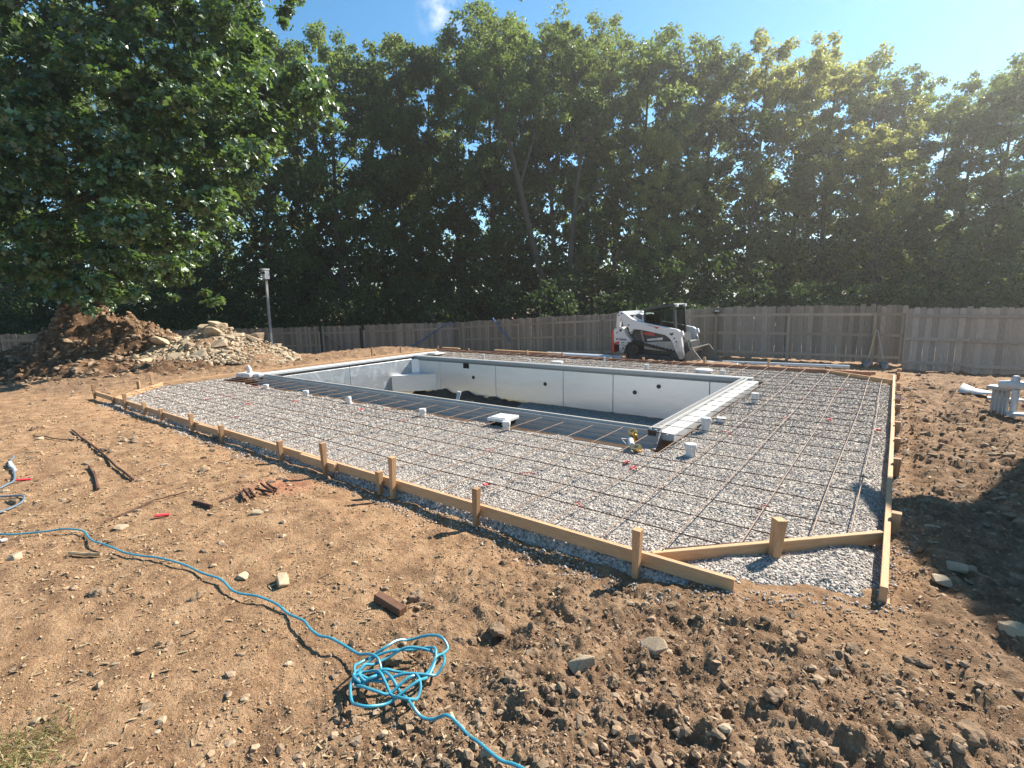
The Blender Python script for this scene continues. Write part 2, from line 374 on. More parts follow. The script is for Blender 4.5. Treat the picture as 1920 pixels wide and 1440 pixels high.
def base_z(x, y):
    d1 = np.maximum(0, y - 13.4); d2 = np.maximum(0, -14.5 - x)
    T = -0.48 - 0.62 * np.clip((-5 - x) / 13.4, 0, 1)
    T = T - 0.02 * np.clip(y - 22, 0, 40)
    r1 = sstep(0.0, 3.2, d1); r2 = sstep(2.0, 10.0, d2)
    return np.minimum(T * r1, -1.15 * r2)
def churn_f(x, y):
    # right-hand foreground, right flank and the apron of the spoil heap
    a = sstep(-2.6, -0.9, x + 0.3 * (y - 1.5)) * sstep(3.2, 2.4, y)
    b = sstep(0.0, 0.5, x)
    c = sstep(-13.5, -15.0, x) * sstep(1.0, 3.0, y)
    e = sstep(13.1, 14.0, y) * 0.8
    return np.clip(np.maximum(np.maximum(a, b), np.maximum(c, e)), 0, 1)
def in_deck(x, y, m=0.0):
    return (x > FX0 - m) & (x < FX1 + m) & (y > FY0 - m) & (y < FY1 + m)
def rough_z(x, y):
    c = churn_f(x, y)
    n = fbm(x, y, 0.5, 3, 3) * 0.05 + fbm(x, y, 2.6, 3, 11) * (0.022 + 0.045 * c) + fbm(x, y, 9, 4, 23, 0.65) * (0.012 + 0.040 * c)
    rid = np.maximum(0, vnoise(x * 7 + 3, y * 7, 77) - 0.15) * (0.03 + 0.10 * c)
    # shallow wheel ruts along the right flank of the deck
    rut = np.where((x > 0.25) & (x < 1.7), 0.03 * np.sin((x - 0.2) * 9) + 0.014 * np.sin(y * 40 + 2 * np.sin(x * 6)), 0) * sstep(3.2, 4.5, y) * sstep(13, 11, y)
    return n + rid + rut
def gz(x, y):
    x = np.asarray(x, float); y = np.asarray(y, float)
    z = base_z(x, y); r = rough_z(x, y)
    dk = np.minimum(np.minimum(x - FX0, FX1 - x), np.minimum(y - FY0, FY1 - y))
    k = sstep(-0.10, 0.12, dk) * np.where(x > -0.9, sstep(0.0, 0.22, y - (3.0 + np.clip(x + 0.9, 0, 2) * 0.47)), 1.0)
    ditch = 0.06 * sstep(-0.75, -0.12, y - FY0) * sstep(FX0 - 0.6, FX0, x) * sstep(-1.0, -2.0, x) * (y < FY0 + 0.2)
    return z + r * (1 - 0.85 * k) - 0.07 * k - ditch * (1 - k)
def gz1(x, y): return float(gz(np.array([x]), np.array([y]))[0])

# the ground: one sheet round the viewpoint, finest close by
ang = np.concatenate([np.linspace(R(72), R(182), 560), np.linspace(R(182), R(432), 70)[1:-1]])
rad = np.concatenate([[0.0, 0.5], np.geomspace(1.15, 12, 370), np.geomspace(12, 50, 100)[1:], np.geomspace(50, 1500, 40)[1:]])
A, RR = np.meshgrid(ang, rad)
GX = (RR * np.cos(A)).ravel(); GY = (RR * np.sin(A)).ravel()
GZ = gz(GX, GY)
na, nr = len(ang), len(rad)
I = np.arange(nr - 1)[:, None] * na; J = np.arange(na)[None, :]; J2 = (J + 1) % na
F = np.stack([I + J, I + J2, I + na + J2, I + na + J], -1).reshape(-1, 4)
cx_, cy_ = GX[F].mean(1), GY[F].mean(1)
hole = (cx_ > -12.9) & (cx_ < -1.98) & (cy_ > 5.36) & (cy_ < 10.98)
F = F[~hole]
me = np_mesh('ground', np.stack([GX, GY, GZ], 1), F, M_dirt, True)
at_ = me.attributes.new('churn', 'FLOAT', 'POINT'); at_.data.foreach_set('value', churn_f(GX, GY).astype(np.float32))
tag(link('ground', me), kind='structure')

# gravel pad inside (and spilling under) the forms
def gravel_edge(x, y):
    """>0 inside the gravel"""
    n = fbm(x, y, 1.6, 3, 41) * 0.34
    d = np.minimum(np.minimum(x - (FX0 - 0.05), FX1 + 0.02 - x), np.minimum(y - (FY0 - 0.13), FY1 + 0.1 - y)) + (n * 0.62 - 0.02) * np.where(y < 3.6, 1.0, 0.35)
    # the near left and far right and far left cut corners stay bare, the near right corner is filled
    d = np.minimum(d, ((x - FX0) + (y - FY0) - CUT) * 0.7 + 0.05 + n * 0.3)
    d = np.minimum(d, ((FX1 - x) + (FY1 - y) - CUT) * 0.7 + 0.05 + n * 0.3)
    # gravel runs out short of the near right corner
    d = np.where(x > -0.9, np.minimum(d, y - (2.90 + np.clip(x + 0.9, 0, 2) * 0.42) + n * 0.5), d)
    d = np.minimum(d, ((0.22 - x) + (y - 3.0) * 0.9 + 0.25) + n) if False else d
    return d
def grav_z(x, y):
    inside = np.minimum(np.minimum(x - FX0, FX1 - x), np.minimum(y - FY0, FY1 - y))
    zin = 0.026 + fbm(x, y, 1.1, 3, 51) * 0.02 + fbm(x, y, 9, 2, 57) * 0.012
    t = sstep(-0.06, 0.06, inside)
    return (gz(x, y) + 0.012) * (1 - t) + zin * t - 0.05 * sstep(0.22, 0.0, gravel_edge(x, y))
def in_pool_gap(x, y): return (x > -12.95) & (x < -2.0) & (y > 5.28 + 0.05 * np.sin(x * 5.1) + 0.03 * np.sin(x * 13)) & (y < 10.98)
xs = np.arange(FX0 - 0.5, FX1 + 0.5, 0.045); ys = np.arange(FY0 - 0.6, FY1 + 0.3, 0.045)
X, Y = np.meshgrid(xs, ys); X = X.ravel(); Y = Y.ravel()
nx = len(xs); I = np.arange(len(ys) - 1)[:, None] * nx; J = np.arange(nx - 1)[None, :]
F = np.stack([I + J, I + J + 1, I + nx + J + 1, I + nx + J], -1).reshape(-1, 4)
fx, fy = X[F].mean(1), Y[F].mean(1)
F = F[(gravel_edge(fx, fy) > 0) & ~in_pool_gap(fx, fy)]
tag(link('gravel_bed', np_mesh('gravel_bed', np.stack([X, Y, grav_z(X, Y)], 1), F, M_gravel_base, True)), kind='structure')

# loose stones
OCT_V = np.array([(1, 0, 0), (-1, 0, 0), (0, 1, 0), (0, -1, 0), (0, 0, 1), (0, 0, -1)], float)
OCT_F = np.array([(0, 2, 4), (2, 1, 4), (1, 3, 4), (3, 0, 4), (2, 0, 5), (1, 2, 5), (3, 1, 5), (0, 3, 5)])
_t = (1 + 5 ** 0.5) / 2
ICO_V = np.array([(-1, _t, 0), (1, _t, 0), (-1, -_t, 0), (1, -_t, 0), (0, -1, _t), (0, 1, _t), (0, -1, -_t), (0, 1, -_t), (_t, 0, -1), (_t, 0, 1), (-_t, 0, -1), (-_t, 0, 1)]) / 1.9
ICO_F = np.array([(0, 11, 5), (0, 5, 1), (0, 1, 7), (0, 7, 10), (0, 10, 11), (1, 5, 9), (5, 11, 4), (11, 10, 2), (10, 7, 6), (7, 1, 8), (3, 9, 4), (3, 4, 2), (3, 2, 6), (3, 6, 8), (3, 8, 9), (4, 9, 5), (2, 4, 11), (6, 2, 10), (8, 6, 7), (9, 8, 1)])
def rot_mats(n):
    q = rng.normal(size=(n, 4)); q /= np.linalg.norm(q, axis=1)[:, None]; a, b, c, d = q.T
    return np.stack([np.stack([1 - 2 * (c * c + d * d), 2 * (b * c - a * d), 2 * (b * d + a * c)], -1),
                     np.stack([2 * (b * c + a * d), 1 - 2 * (b * b + d * d), 2 * (c * d - a * b)], -1),
                     np.stack([2 * (b * d - a * c), 2 * (c * d + a * b), 1 - 2 * (b * b + c * c)], -1)], 1)
def scatter(name, P, size, bv, bf, mat, jit=0.35, flat=0.75, smooth=False, stretch=(0.6, 1.0)):
    n = len(P); nv = len(bv)
    V = bv[None] * (1 + rng.uniform(-jit, jit, (n, nv, 1))) * rng.uniform(stretch[0], stretch[1], (n, 1, 3))
    V = np.einsum('nij,nvj->nvi', rot_mats(n), V); V[:, :, 2] *= flat
    V = V * np.asarray(size)[:, None, None] + P[:, None, :]
    Fc = (bf[None] + (np.arange(n) * nv)[:, None, None]).reshape(-1, bf.shape[1])
    return np_mesh(name, V.reshape(-1, 3), Fc, mat, smooth)

def gravel_pts(n):
    gx = rng.uniform(FX0 - 0.5, FX1 + 0.4, n); gy = rng.uniform(FY0 - 0.6, FY1 + 0.2, n)
    ge = gravel_edge(gx, gy)
    k = ((ge > 0.02) | ((ge > -0.16) & (rng.random(n) < np.clip(0.55 + ge * 3.2, 0, 1)))) & ~in_pool_gap(gx, gy)
    gx, gy = gx[k], gy[k]
    z = np.where(gravel_edge(gx, gy) > 0.03, grav_z(gx, gy), gz(gx, gy) + 0.004) + 0.002
    return gx, gy, z
TET_V = np.array([(1, 1, 1), (1, -1, -1), (-1, 1, -1), (-1, -1, 1)]) * 0.75; TET_F = np.array([(0, 1, 2), (0, 3, 1), (0, 2, 3), (1, 3, 2)])
gx, gy, gzv = gravel_pts(400000); dd = np.hypot(gx, gy)
k1 = dd < 6.8; k2 = ~k1 & (rng.random(len(gx)) < np.clip(1.12 - dd / 26, 0.42, 1))
def gsize(d): return (0.006 + 0.009 * rng.random(len(d)) ** 1.5) * np.clip(0.95 + (d - 4) / 22, 1, 1.5)
gA = scatter('gravel', np.stack([gx, gy, gzv], 1)[k1], gsize(dd[k1]), OCT_V, OCT_F, M_gravel, 0.4, 0.8)
gB = scatter('gravel', np.stack([gx, gy, gzv], 1)[k2], gsize(dd[k2]) * 1.15, TET_V, TET_F, M_gravel, 0.4, 0.8)
tag(link('gravel', gA), 'crushed grey gravel in the nearer part of the wooden forms, around the near right corner', 'gravel', kind='stuff')
tag(link('gravel', gB), 'crushed grey gravel spread round the pool in the farther part of the wooden forms', 'gravel', kind='stuff')

# ------------------------------------------------------------------ dirt clods, pebbles, straw
def polar_pts(n, a0, a1, r0, r1):
    a = np.radians(rng.uniform(a0, a1, n)); r = np.exp(rng.uniform(math.log(r0), math.log(r1), n))
    return r * np.cos(a), r * np.sin(a)
def offdeck(x, y): return ~(in_deck(x, y, -0.02) & (gravel_edge(x, y) > -0.1)) & (gravel_edge(x, y) < 0.03)
x, y = polar_pts(30000, 70, 182, 1.4, 19)
k = offdeck(x, y) & (rng.random(len(x)) < 0.16 + 0.84 * churn_f(x, y)) & (vnoise(x * 1.7, y * 1.7, 5) + vnoise(x * 5, y * 5, 6) * 0.6 > -0.22)
x, y = x[k], y[k]
s = (0.005 + 0.030 * rng.random(len(x)) ** 4.5) * np.clip(np.hypot(x, y) / 4, 0.8, 2.2)
tag(link('clods', scatter('clods', np.stack([x, y, gz(x, y) + s * 0.05], 1), s, ICO_V, ICO_F, M_clod, 0.42, 0.7, stretch=(0.45, 1.25))), 'brown crumbly soil clods strewn over the bare ground', 'soil clods', kind='stuff')
x, y = polar_pts(11000, 70, 182, 1.4, 16); k = offdeck(x, y) & (churn_f(x, y) < 0.95) & (vnoise(x * 0.9, y * 0.9, 15) > -0.2); x, y = x[k], y[k]
# flattened straw and chips: thin slivers lying on the ground
n = len(x); a = rng.uniform(0, math.pi, n); ln = (0.004 + 0.022 * rng.random(n) ** 2.5) * np.clip(np.hypot(x, y) / 4, 0.8, 1.8); wd = ln * rng.uniform(0.06, 0.3, n)
dx, dy = np.cos(a), np.sin(a)
c4 = []
for sx, sy in ((-1, -1), (1, -1), (1, 1), (-1, 1)):
    px = x + sx * ln * dx - sy * wd * dy; py = y + sx * ln * dy + sy * wd * dx
    c4.append(np.stack([px, py, gz(x, y) + 0.006 + rng.uniform(-0.003, 0.004, n)], 1))
V = np.stack(c4, 1).reshape(-1, 3)
V = np.concatenate([V, V - np.array([0, 0, 0.004])]); o_ = 4 * n
q = np.arange(n)[:, None] * 4
F = np.concatenate([q + np.array([0, 1, 2, 3]), q + o_ + np.array([3, 2, 1, 0]), *[q + np.array([i, i + o_, (i + 1) % 4 + o_, (i + 1) % 4]) for i in range(4)]])
tag(link('straw', np_mesh('straw', V, F, M_straw)), 'dry straw and wood chips trodden into the tan soil', 'straw', kind='stuff')
x, y = polar_pts(800, 70, 182, 1.5, 16); k = offdeck(x, y); x, y = x[k], y[k]
s = (0.007 + 0.03 * rng.random(len(x)) ** 4) * np.clip(np.hypot(x, y) / 4, 0.8, 2)
M_peb = m_stones('pebbles', [(0, (0.2, 0.13, 0.08)), (0.6, (0.36, 0.26, 0.165)), (1, (0.48, 0.37, 0.25))], scale=30)
tag(link('pebbles', scatter('pebbles', np.stack([x, y, gz(x, y) + s * 0.1], 1), s, ICO_V, ICO_F, M_peb, 0.25, 0.6)), 'pale pebbles lying scattered on the bare soil', 'pebbles', kind='stuff')
x, y = polar_pts(90000, 72, 182, 1.35, 13); c_ = churn_f(x, y)
k = offdeck(x, y) & (rng.random(len(x)) < 0.75 + 0.25 * c_) & (vnoise(x * 2.3, y * 2.3, 35) + vnoise(x * 7, y * 7, 36) * 0.7 + 0.2 * c_ > -0.12); x, y = x[k], y[k]
s = (0.003 + 0.009 * rng.random(len(x)) ** 2.2) * np.clip(np.hypot(x, y) / 3.4, 0.75, 2.4)
M_flake = m_stones('soil_flakes', [(0, (0.10, 0.056, 0.031)), (0.35, (0.25, 0.142, 0.073)), (0.75, (0.44, 0.27, 0.145)), (1, (0.60, 0.42, 0.25))], scale=40, bmp=0.2)
M_flake2 = m_stones('dark_soil_flakes', [(0, (0.06, 0.035, 0.021)), (0.45, (0.17, 0.102, 0.059)), (0.8, (0.31, 0.2, 0.118)), (1, (0.50, 0.365, 0.235))], scale=40, bmp=0.2)
dk_ = churn_f(x, y) + (vnoise(x * 1.1, y * 1.1, 38) + 0.6 * vnoise(x * 3, y * 3, 39)) * 0.9 > 0.42
for m_, k, lb in ((M_flake, ~dk_, 'angular crumbs and flakes of dry tan soil on the trodden bare ground'), (M_flake2, dk_, 'dark moist crumbs of soil on the churned ground')):
    tag(link('soil_flakes', scatter('soil_flakes', np.stack([x, y, gz(x, y) + s * 0.25], 1)[k], s[k], OCT_V, OCT_F, m_, 0.5, 0.7, stretch=(0.35, 1.2))), lb, 'soil crumbs', kind='stuff')
# grass tuft at the near left corner
n = 2600
n = 1100; x = rng.normal(-2.66, 0.10, n); y = rng.normal(0.10, 0.12, n)
a = rng.uniform(0, 6.28, n); h = rng.uniform(0.015, 0.05, n); wv = 0.0022; z = gz(x, y)
lean = rng.uniform(0.3, 1.3, n); b = rng.uniform(0, 6.28, n)
V = np.stack([np.stack([x - wv * np.cos(a), y - wv * np.sin(a), z], 1), np.stack([x + wv * np.cos(a), y + wv * np.sin(a), z], 1),
              np.stack([x + lean * h * np.cos(b), y + lean * h * np.sin(b), z + h], 1)], 1).reshape(-1, 3)
tag(link('grass', np_mesh('grass', V, np.arange(n * 3).reshape(-1, 3), M_grass)), 'sparse dry grass at the near left corner', 'grass', kind='stuff')
# ------------------------------------------------------------------ pool
def ground_trench():
    # earth sides and bottom of the open trench round the pool walls
    mb = MB(); z0, z1 = -0.55, 0.03
    ox0, ox1, oy0, oy1 = -13.0, -1.93, 5.24, 11.02
    ix0, ix1, iy0, iy1 = PX0 - 0.03, PX1 + 0.03, PY0 - 0.03, PY1 + 0.03
    o = [(ox0, oy0), (ox1, oy0), (ox1, oy1), (ox0, oy1)]; i = [(ix0, iy0), (ix1, iy0), (ix1, iy1), (ix0, iy1)]
    vs = [(*p, z0) for p in o] + [(*p, z0) for p in i] + [(*p, z1 - 0.03) for p in o]
    fs = []
    for k in range(4):
        k2 = (k + 1) % 4; fs += [(k, k2, k2 + 4, k + 4), (k, k2, k2 + 8, k + 8)]
    mb.add(vs, fs); tag(mb.build('trench', M_dirt), kind='structure')
ground_trench()

# pit floor: gravel in the shallow end, raw dark earth falling away in the deep end
xs = np.arange(PX0, PX1 + 0.06, 0.06); ys = np.arange(PY0, PY1 + 0.06, 0.06)
X, Y = np.meshgrid(xs, ys); nx = len(xs); I = np.arange(len(ys) - 1)[:, None] * nx; J = np.arange(nx - 1)[None, :]
F = np.stack([I + J, I + J + 1, I + nx + J + 1, I + nx + J], -1).reshape(-1, 4)
deep = sstep(-6.9, -7.9, X + 0.35 * (Y - 9) + fbm(X, Y, 1.5, 3, 61) * 0.6)
Zf = -0.96 + fbm(X, Y, 6, 3, 63) * 0.02 - deep * np.clip((PY1 - 0.12 - Y) * 0.5, 0, 1.05) + deep * (fbm(X, Y, 2.2, 4, 64) * 0.22 + 0.03)
k = deep[:-1, :-1].ravel() > 0.35
V = np.stack([X.ravel(), Y.ravel(), Zf.ravel()], 1)
M_earth = m_stones('dark_earth', [(0, (0.035, 0.03, 0.026)), (0.5, (0.07, 0.058, 0.046)), (1, (0.13, 0.105, 0.08))], scale=12, bmp=1.0)
tag(link('pool_floor', np_mesh('pool_floor', V, F[~k], M_gravel_base, True)), kind='structure')
tag(link('pool_earth_bank', np_mesh('pool_earth_bank', V, F[k], M_earth, True)), kind='structure')

pool = empty('pool_shell', ((PX0 + PX1) / 2, (PY0 + PY1) / 2, 0), 0, 'rectangular in-ground pool shell of bare galvanised steel wall panels', 'swimming pool')
PC = Vector(((PX0 + PX1) / 2, (PY0 + PY1) / 2, 0))
def ploc(mb):
    mb.v = [tuple(Vector(v) - PC) for v in mb.v]; return mb
seams = [PX0, -11.13, -8.91, -6.68, -5.285, -3.05, PX1]
ZB, ZT = -0.95, 0.02
for a, b in zip(seams[:-1], seams[1:]):
    mb = MB().box(((a + b) / 2, PY1 + 0.02, (ZB + ZT) / 2), (b - a - 0.012, 0.04, ZT - ZB)); ploc(mb).build('wall_panel', M_galv, pool, bevel=0.004)
    if b < PX1 - .1:
        ploc(MB().box((b, PY1 + 0.024, (ZB + ZT) / 2), (0.016, 0.03, ZT - ZB))).build('seam_strip', M_dark, pool)
for a, b in ((PY0, 8.4), (8.4, PY1)):
    ploc(MB().box((PX0 - 0.02, (a + b) / 2, (ZB + ZT) / 2), (0.04, b - a - 0.012, ZT - ZB))).build('wall_panel', M_galv2, pool, bevel=0.004)
    ploc(MB().box((PX1 + 0.02, (a + b) / 2, (ZB + ZT) / 2), (0.04, b - a - 0.012, ZT - ZB))).build('wall_panel', M_galv, pool, bevel=0.004)
for k in range(4):
    a = PX0 + k * 2.44; b = min(a + 2.44, PX1)
    ploc(MB().box(((a + b) / 2, PY0 - 0.02, (ZB + ZT) / 2), (b - a - 0.012, 0.04, ZT - ZB))).build('wall_panel', M_galv, pool, bevel=0.004)
# corner post strip
ploc(MB().prism([(PX0 + 0.0, PY1 - 0.17), (PX0 + 0.17, PY1 - 0.002), (PX0 + 0.0, PY1 - 0.002)], 'z', -0.42, ZT - 0.01)).build('corner_panel', M_galv, pool)
# triangular corner bench
bp = [(PX0 + 0.002, PY1 - 1.0), (PX0 + 0.93, PY1 - 0.003), (PX0 + 0.002, PY1 - 0.003)]
bench = ploc(MB().prism(bp, 'z', -0.93, -0.42)).build('corner_bench', M_galv, pool, bevel=0.006)
ploc(MB().beam((PX0 + 0.02, PY1 - 1.012, -0.435), (PX0 + 0.945, PY1 - 0.02, -0.435), 0.012, 0.03)).build('flange', M_galv, bench)
for x_, z_ in ((-9.75, -0.42), (-7.23, -0.413), (-4.73, -0.407), (-4.16, -0.221)):
    f_ = ploc(MB().lathe([(0.05, 0), (0.05, 0.012), (0.034, 0.014)], (x_, PY1 - 0.014, z_), 16, 'y')).build('return_fitting', M_black, pool)
ploc(MB().box((-10.02, PY1 - 0.004, -0.085), (0.215, 0.02, 0.165))).build('skimmer_opening', M_dark, pool)

# coping: each run an extruded profile
def extrude_x(name, prof, x0, x1, mat, bevel=0): return MB().prism(prof, 'x', x0, x1).build(name, mat, None, bevel=bevel)
cn = [(6.06, -0.10), (6.06, 0.118), (6.045, 0.126), (6.005, 0.126), (5.995, 0.10), (5.962, 0.092), (5.948, 0.035), (5.925, 0.028), (5.918, -0.03), (5.895, -0.038), (5.888, -0.095), (5.82, -0.10), (5.82, -0.115), (6.0, -0.12)]
M_coping2 = m_plain('light_grey_aluminium', (0.40, 0.395, 0.38), 0.5, 0.2, 0.12, 2.5)
tag(extrude_x('coping_track', cn, -12.42, -2.26, M_coping), 'grey ribbed metal coping track along the near side of the pool', 'pool coping')
tag(MB().prism([(5.44, -0.12), (5.44, -0.05), (5.48, -0.045), (5.48, -0.12)], 'x', -12.3, -2.3).build('edge_strip', M_pvcgrey), 'pale narrow strip in the dark trench beside the near coping', 'trim strip')
cf = [(PY1 - 0.05, 0.03), (PY1 - 0.055, 0.105), (PY1 - 0.02, 0.12), (PY1 + 0.10, 0.12), (PY1 + 0.12, 0.06), (PY1 + 0.12, -0.03), (PY1, -0.03)]
tag(extrude_x('coping_rail', cf, -12.3, -2.22, M_coping2), 'grey metal coping rail along the far side of the pool', 'pool coping')
rt = empty('coping_form', (-2.3, 8.4, 0), 0, 'white coping form with a grey inner rail on the right side of the pool', 'pool coping')
MB().prism([(-0.10, 0.0), (-0.105, 0.12), (-0.075, 0.125), (-0.07, 0.075), (-0.03, 0.07), (-0.025, 0.11), (0.005, 0.11), (0.01, -0.03)], 'y', -2.44, 2.45).build('rail', M_coping2, rt)
MB().prism([(0.015, -0.03), (0.015, 0.07), (0.10, 0.066), (0.105, 0.045), (0.118, 0.045), (0.122, 0.062), (0.20, 0.058), (0.20, -0.03)], 'y', -2.36, 2.42).build('form_strip', M_copwhite, rt)
MB().box((-0.05, -2.45, 0.05), (0.1, 0.02, 0.1)).build('end_cap', M_black, rt)
lt = empty('coping_form', (-12.4, 8.6, 0), 0, 'white coping form with no grey rail on the far left side of the pool', 'pool coping')
MB().prism([(-0.42, -0.02), (-0.42, 0.10), (0.10, 0.145), (0.16, 0.14), (0.16, 0.075), (0.10, 0.07), (0.10, -0.02)], 'y', -2.75, 3.35).build('form_strip', M_copwhite, lt, bevel=0.008)
MB().box((0.15, -0.2, 0.045), (0.03, 5.0, 0.05)).build('painted_shadow_gap', M_black, lt)  # black strip put in for the shaded gap under the white form

def stub(x, y, r, h, label, z=0.02, tilt=(0, 0), mat=None, cap=True, group=None):
    o = empty('pipe_stub', (x, y, z), random.uniform(0, 3), label, 'pipe stub', group)
    o.rotation_euler = (tilt[0], tilt[1], 0)
    MB().lathe([(r * 0.9, -0.06), (r * 0.9, h - 0.05)], seg=16).build('pipe', mat or M_pvc, o, True)
    MB().lathe([(r, h - 0.055), (r * 1.04, h - 0.05), (r * 1.04, h - 0.006), (r * 0.98, h), (r * 0.2, h + 0.001)], seg=16).build('cap', mat or M_pvc, o, True)
    return o
nth = ['leftmost', 'second from left', 'middle', 'fourth from left', 'fifth from left']
for k, (x, dz, tl) in enumerate(((-10.55, 0.11, (0, 0)), (-9.0, 0.12, (0.03, 0)), (-7.6, 0.13, (0.0, -0.35)), (-5.72, 0.125, (0, 0)))):
    stub(x, 5.17, 0.055, dz, 'white capped pipe stub, %s along the near coping' % nth[k] + (', tilted over to the left' if k == 2 else ''), tilt=tl)
stub(-4.07, 5.16, 0.055, 0.14, 'white capped pipe stub in front of the square white box lid')
stub(-1.68, 5.37, 0.06, 0.15, 'white capped pipe stub nearest the viewer, in the gravel off the near right pool corner')
stub(-1.83, 7.12, 0.065, 0.075, 'short stubby white pipe cap beside the right coping')
o = stub(-1.93, 7.12, 0.062, 0.16, 'tall white capped pipe standing at the middle of the right coping') if False else None
stub(-1.86, 6.52, 0.06, 0.19, 'tallest white capped pipe stub beside the right coping')
stub(-1.74, 8.74, 0.06, 0.17, 'white capped pipe stub in the gravel near the far end of the right coping')
stub(-5.80, 11.42, 0.022, 0.30, 'thin tall white pipe standing beyond the far coping')
stub(-4.73, 11.5, 0.055, 0.16, 'white pipe stub beyond the far coping, left of the round lid')
stub(-2.97, 11.5, 0.055, 0.13, 'white pipe stub beyond the far coping, right of the round lid')
stub(-8.17, 11.45, 0.05, 0.12, 'white pipe stub beyond the far coping, below the plain fence')
stub(-9.84, 11.45, 0.04, 0.18, 'white pipe stub beyond the far left corner of the pool')
def lidbox(x, y, s, label, rz=0.0, roundlid=False):
    o = empty('skimmer_box', (x, y, 0.02), rz, label, 'skimmer box')
    if roundlid:
        MB().lathe([(s * 0.8, -0.03), (s * 0.8, 0.06)], seg=20).build('collar', M_pvc, o, True)
        MB().lathe([(s, 0.055), (s, 0.10), (s * 0.93, 0.112), (s * 0.1, 0.114)], seg=24).build('lid', M_pvc, o, True)
    else:
        MB().box((0, 0, 0.02), (s * 0.8, s * 0.8, 0.1)).build('throat', M_dark, o)
        l_ = MB().box((0, 0, 0.10), (s, s, 0.045)).build('lid', M_pvc, o, bevel=0.006)
        MB().box((0, 0, 0.127), (s * 0.8, s * 0.8, 0.012)).build('cover', M_pvc, l_, bevel=0.003)
lidbox(-4.33, 5.42, 0.33, 'square white skimmer box lid overlapping the near coping', 0.08)
lidbox(-3.42, 11.62, 0.2, 'round white lid beyond the far coping near its right end', 0, True)
lidbox(-7.23, 11.45, 0.17, 'flat round white lid beyond the middle of the far coping', 0, True)
lidbox(-12.0, 11.55, 0.42, 'square white box lid beyond the far left pool corner', 0.0)
# white fitting standing on the near left corner of the coping
o = empty('corner_fitting', (-12.75, 5.85, 0.05), 0.2, 'white upright fitting on the left coping at the near left pool corner', 'pipe fitting')
MB().box((0, 0, 0.05), (0.5, 0.34, 0.10)).build('base', M_copwhite, o, bevel=0.01)
MB().tube([(0.05, 0, 0.1), (0.05, 0, 0.2), (0.0, 0, 0.28)], [0.06, 0.05, 0.03], 10).build('spout', M_pvc, o, True)
# brass anchors and pipe lying at the near right pool corner
o = empty('anchor_assembly', (-2.38, 5.50, 0.06), R(-62), 'white pipe with two brass anchor sockets lying at the near right pool corner', 'anchor sockets')
MB().tube([(-0.02, -0.06, 0.03), (0.30, -0.06, 0.03)], 0.034, 12).build('pipe', M_pvc, o, True)
for k, (x_, y_) in enumerate(((-0.05, 0.0), (0.33, 0.02))):
    s_ = MB().lathe([(0.035, -0.02), (0.045, 0.02), (0.045, 0.06), (0.032, 0.062), (0.032, 0.085), (0.055, 0.09), (0.055, 0.12), (0.03, 0.121)], (x_, y_, 0), 14).build('socket', M_brass, o, True)
    s_.rotation_euler = (0.3, 0.25, 0)
    MB().lathe([(0.028, 0.122), (0.006, 0.1225)], (x_, y_, 0), 12).build('bore', M_dark, s_)
MB().tube([(-0.1, -0.1, 0), (0.0, -0.16, 0.03), (0.1, -0.14, 0.02), (0.18, -0.1, 0)], 0.005, 6).build('wire', M_pvc, o)
o = empty('drain_pipe', (-9.2, 9.3, -1.4), 0.0, 'pale blue slanting pipe rising from the dark earth in the deep end', 'pipe')
MB().tube([(0, 0, 0), (0.14, 0.2, 0.78)], 0.045, 12).build('pipe', M_pvcblue, o, True)
MB().tube([(0.13, 0.19, 0.74), (0.145, 0.207, 0.83)], 0.055, 12).build('coupling', M_pvcblue, o, True)
o = empty('riser_pipe', (-8.35, 9.1, -1.4), 0.0, 'white upright pipe with a dark tee handle in the deep end', 'pipe')
MB().tube([(0, 0, 0), (0, 0, 0.70)], 0.03, 12).build('pipe', M_pvc, o, True)
MB().tube([(-0.1, 0, 0.72), (0.1, 0, 0.72)], 0.028, 10).tube([(0.1, 0, 0.72), (0.2, 0, 0.66)], 0.024, 10).tube([(0, 0, 0.68), (0, 0, 0.74)], 0.035, 10).build('tee', M_black, o, True)

# ------------------------------------------------------------------ deck forms
def board(p0, p1, label, zc=0.056, th=0.038, ht=0.089, group='form boards round the deck'):
    p0, p1 = Vector((*p0, zc)), Vector((*p1, zc)); c = (p0 + p1) / 2; d = p1 - p0
    o = MB().box((0, 0, 0), (d.length, th, ht)).build('form_board', M_lumber, None, bevel=0.003, loc=c, rot=(0, 0, math.atan2(d.y, d.x)))
    if d.y == 0 and p0.y > 12.9: o.data.materials[0] = M_lumber2
    return tag(o, label, 'board', group)
board((-13.12, 2.905), (-11.6, 2.912), 'short form board at the far left end of the near row, past the cut corner')
board((-11.58, 2.914), (-7.42, 2.895), 'form board in the near row between its left end and the first overlapped joint')
board((-7.60, 2.935), (-4.62, 2.925), 'form board in the middle of the near row between the two overlapped joints')
board((-4.86, 2.885), (-4.30, 2.885), 'short scab board lapped on the outside of the near row joint') if False else None
board((-4.60, 2.930), (-0.64, 2.946), 'long form board at the near right of the near row, its sawn end free')
board((-7.95, 2.865), (-7.30, 2.872), 'short lapped board on the outside of the left joint in the near row')
board((-5.25, 2.888), (-4.58, 2.885), 'short lapped board on the outside of the right joint in the near row')
board((-1.16, 2.975), (0.035, 4.165), 'form board set diagonally across the near right corner')
board((0.062, 3.33), (0.062, 7.9), 'nearer of the two form boards along the right edge of the deck')
board((0.058, 7.91), (0.04, 12.75), 'farther of the two form boards along the right edge of the deck')
board((0.02, 11.95), (-1.15, 12.93), 'form board set diagonally across the far right corner')
board((-0.35, 12.95), (-4.6, 12.95), 'form board at the right end of the far row, below the shovels')
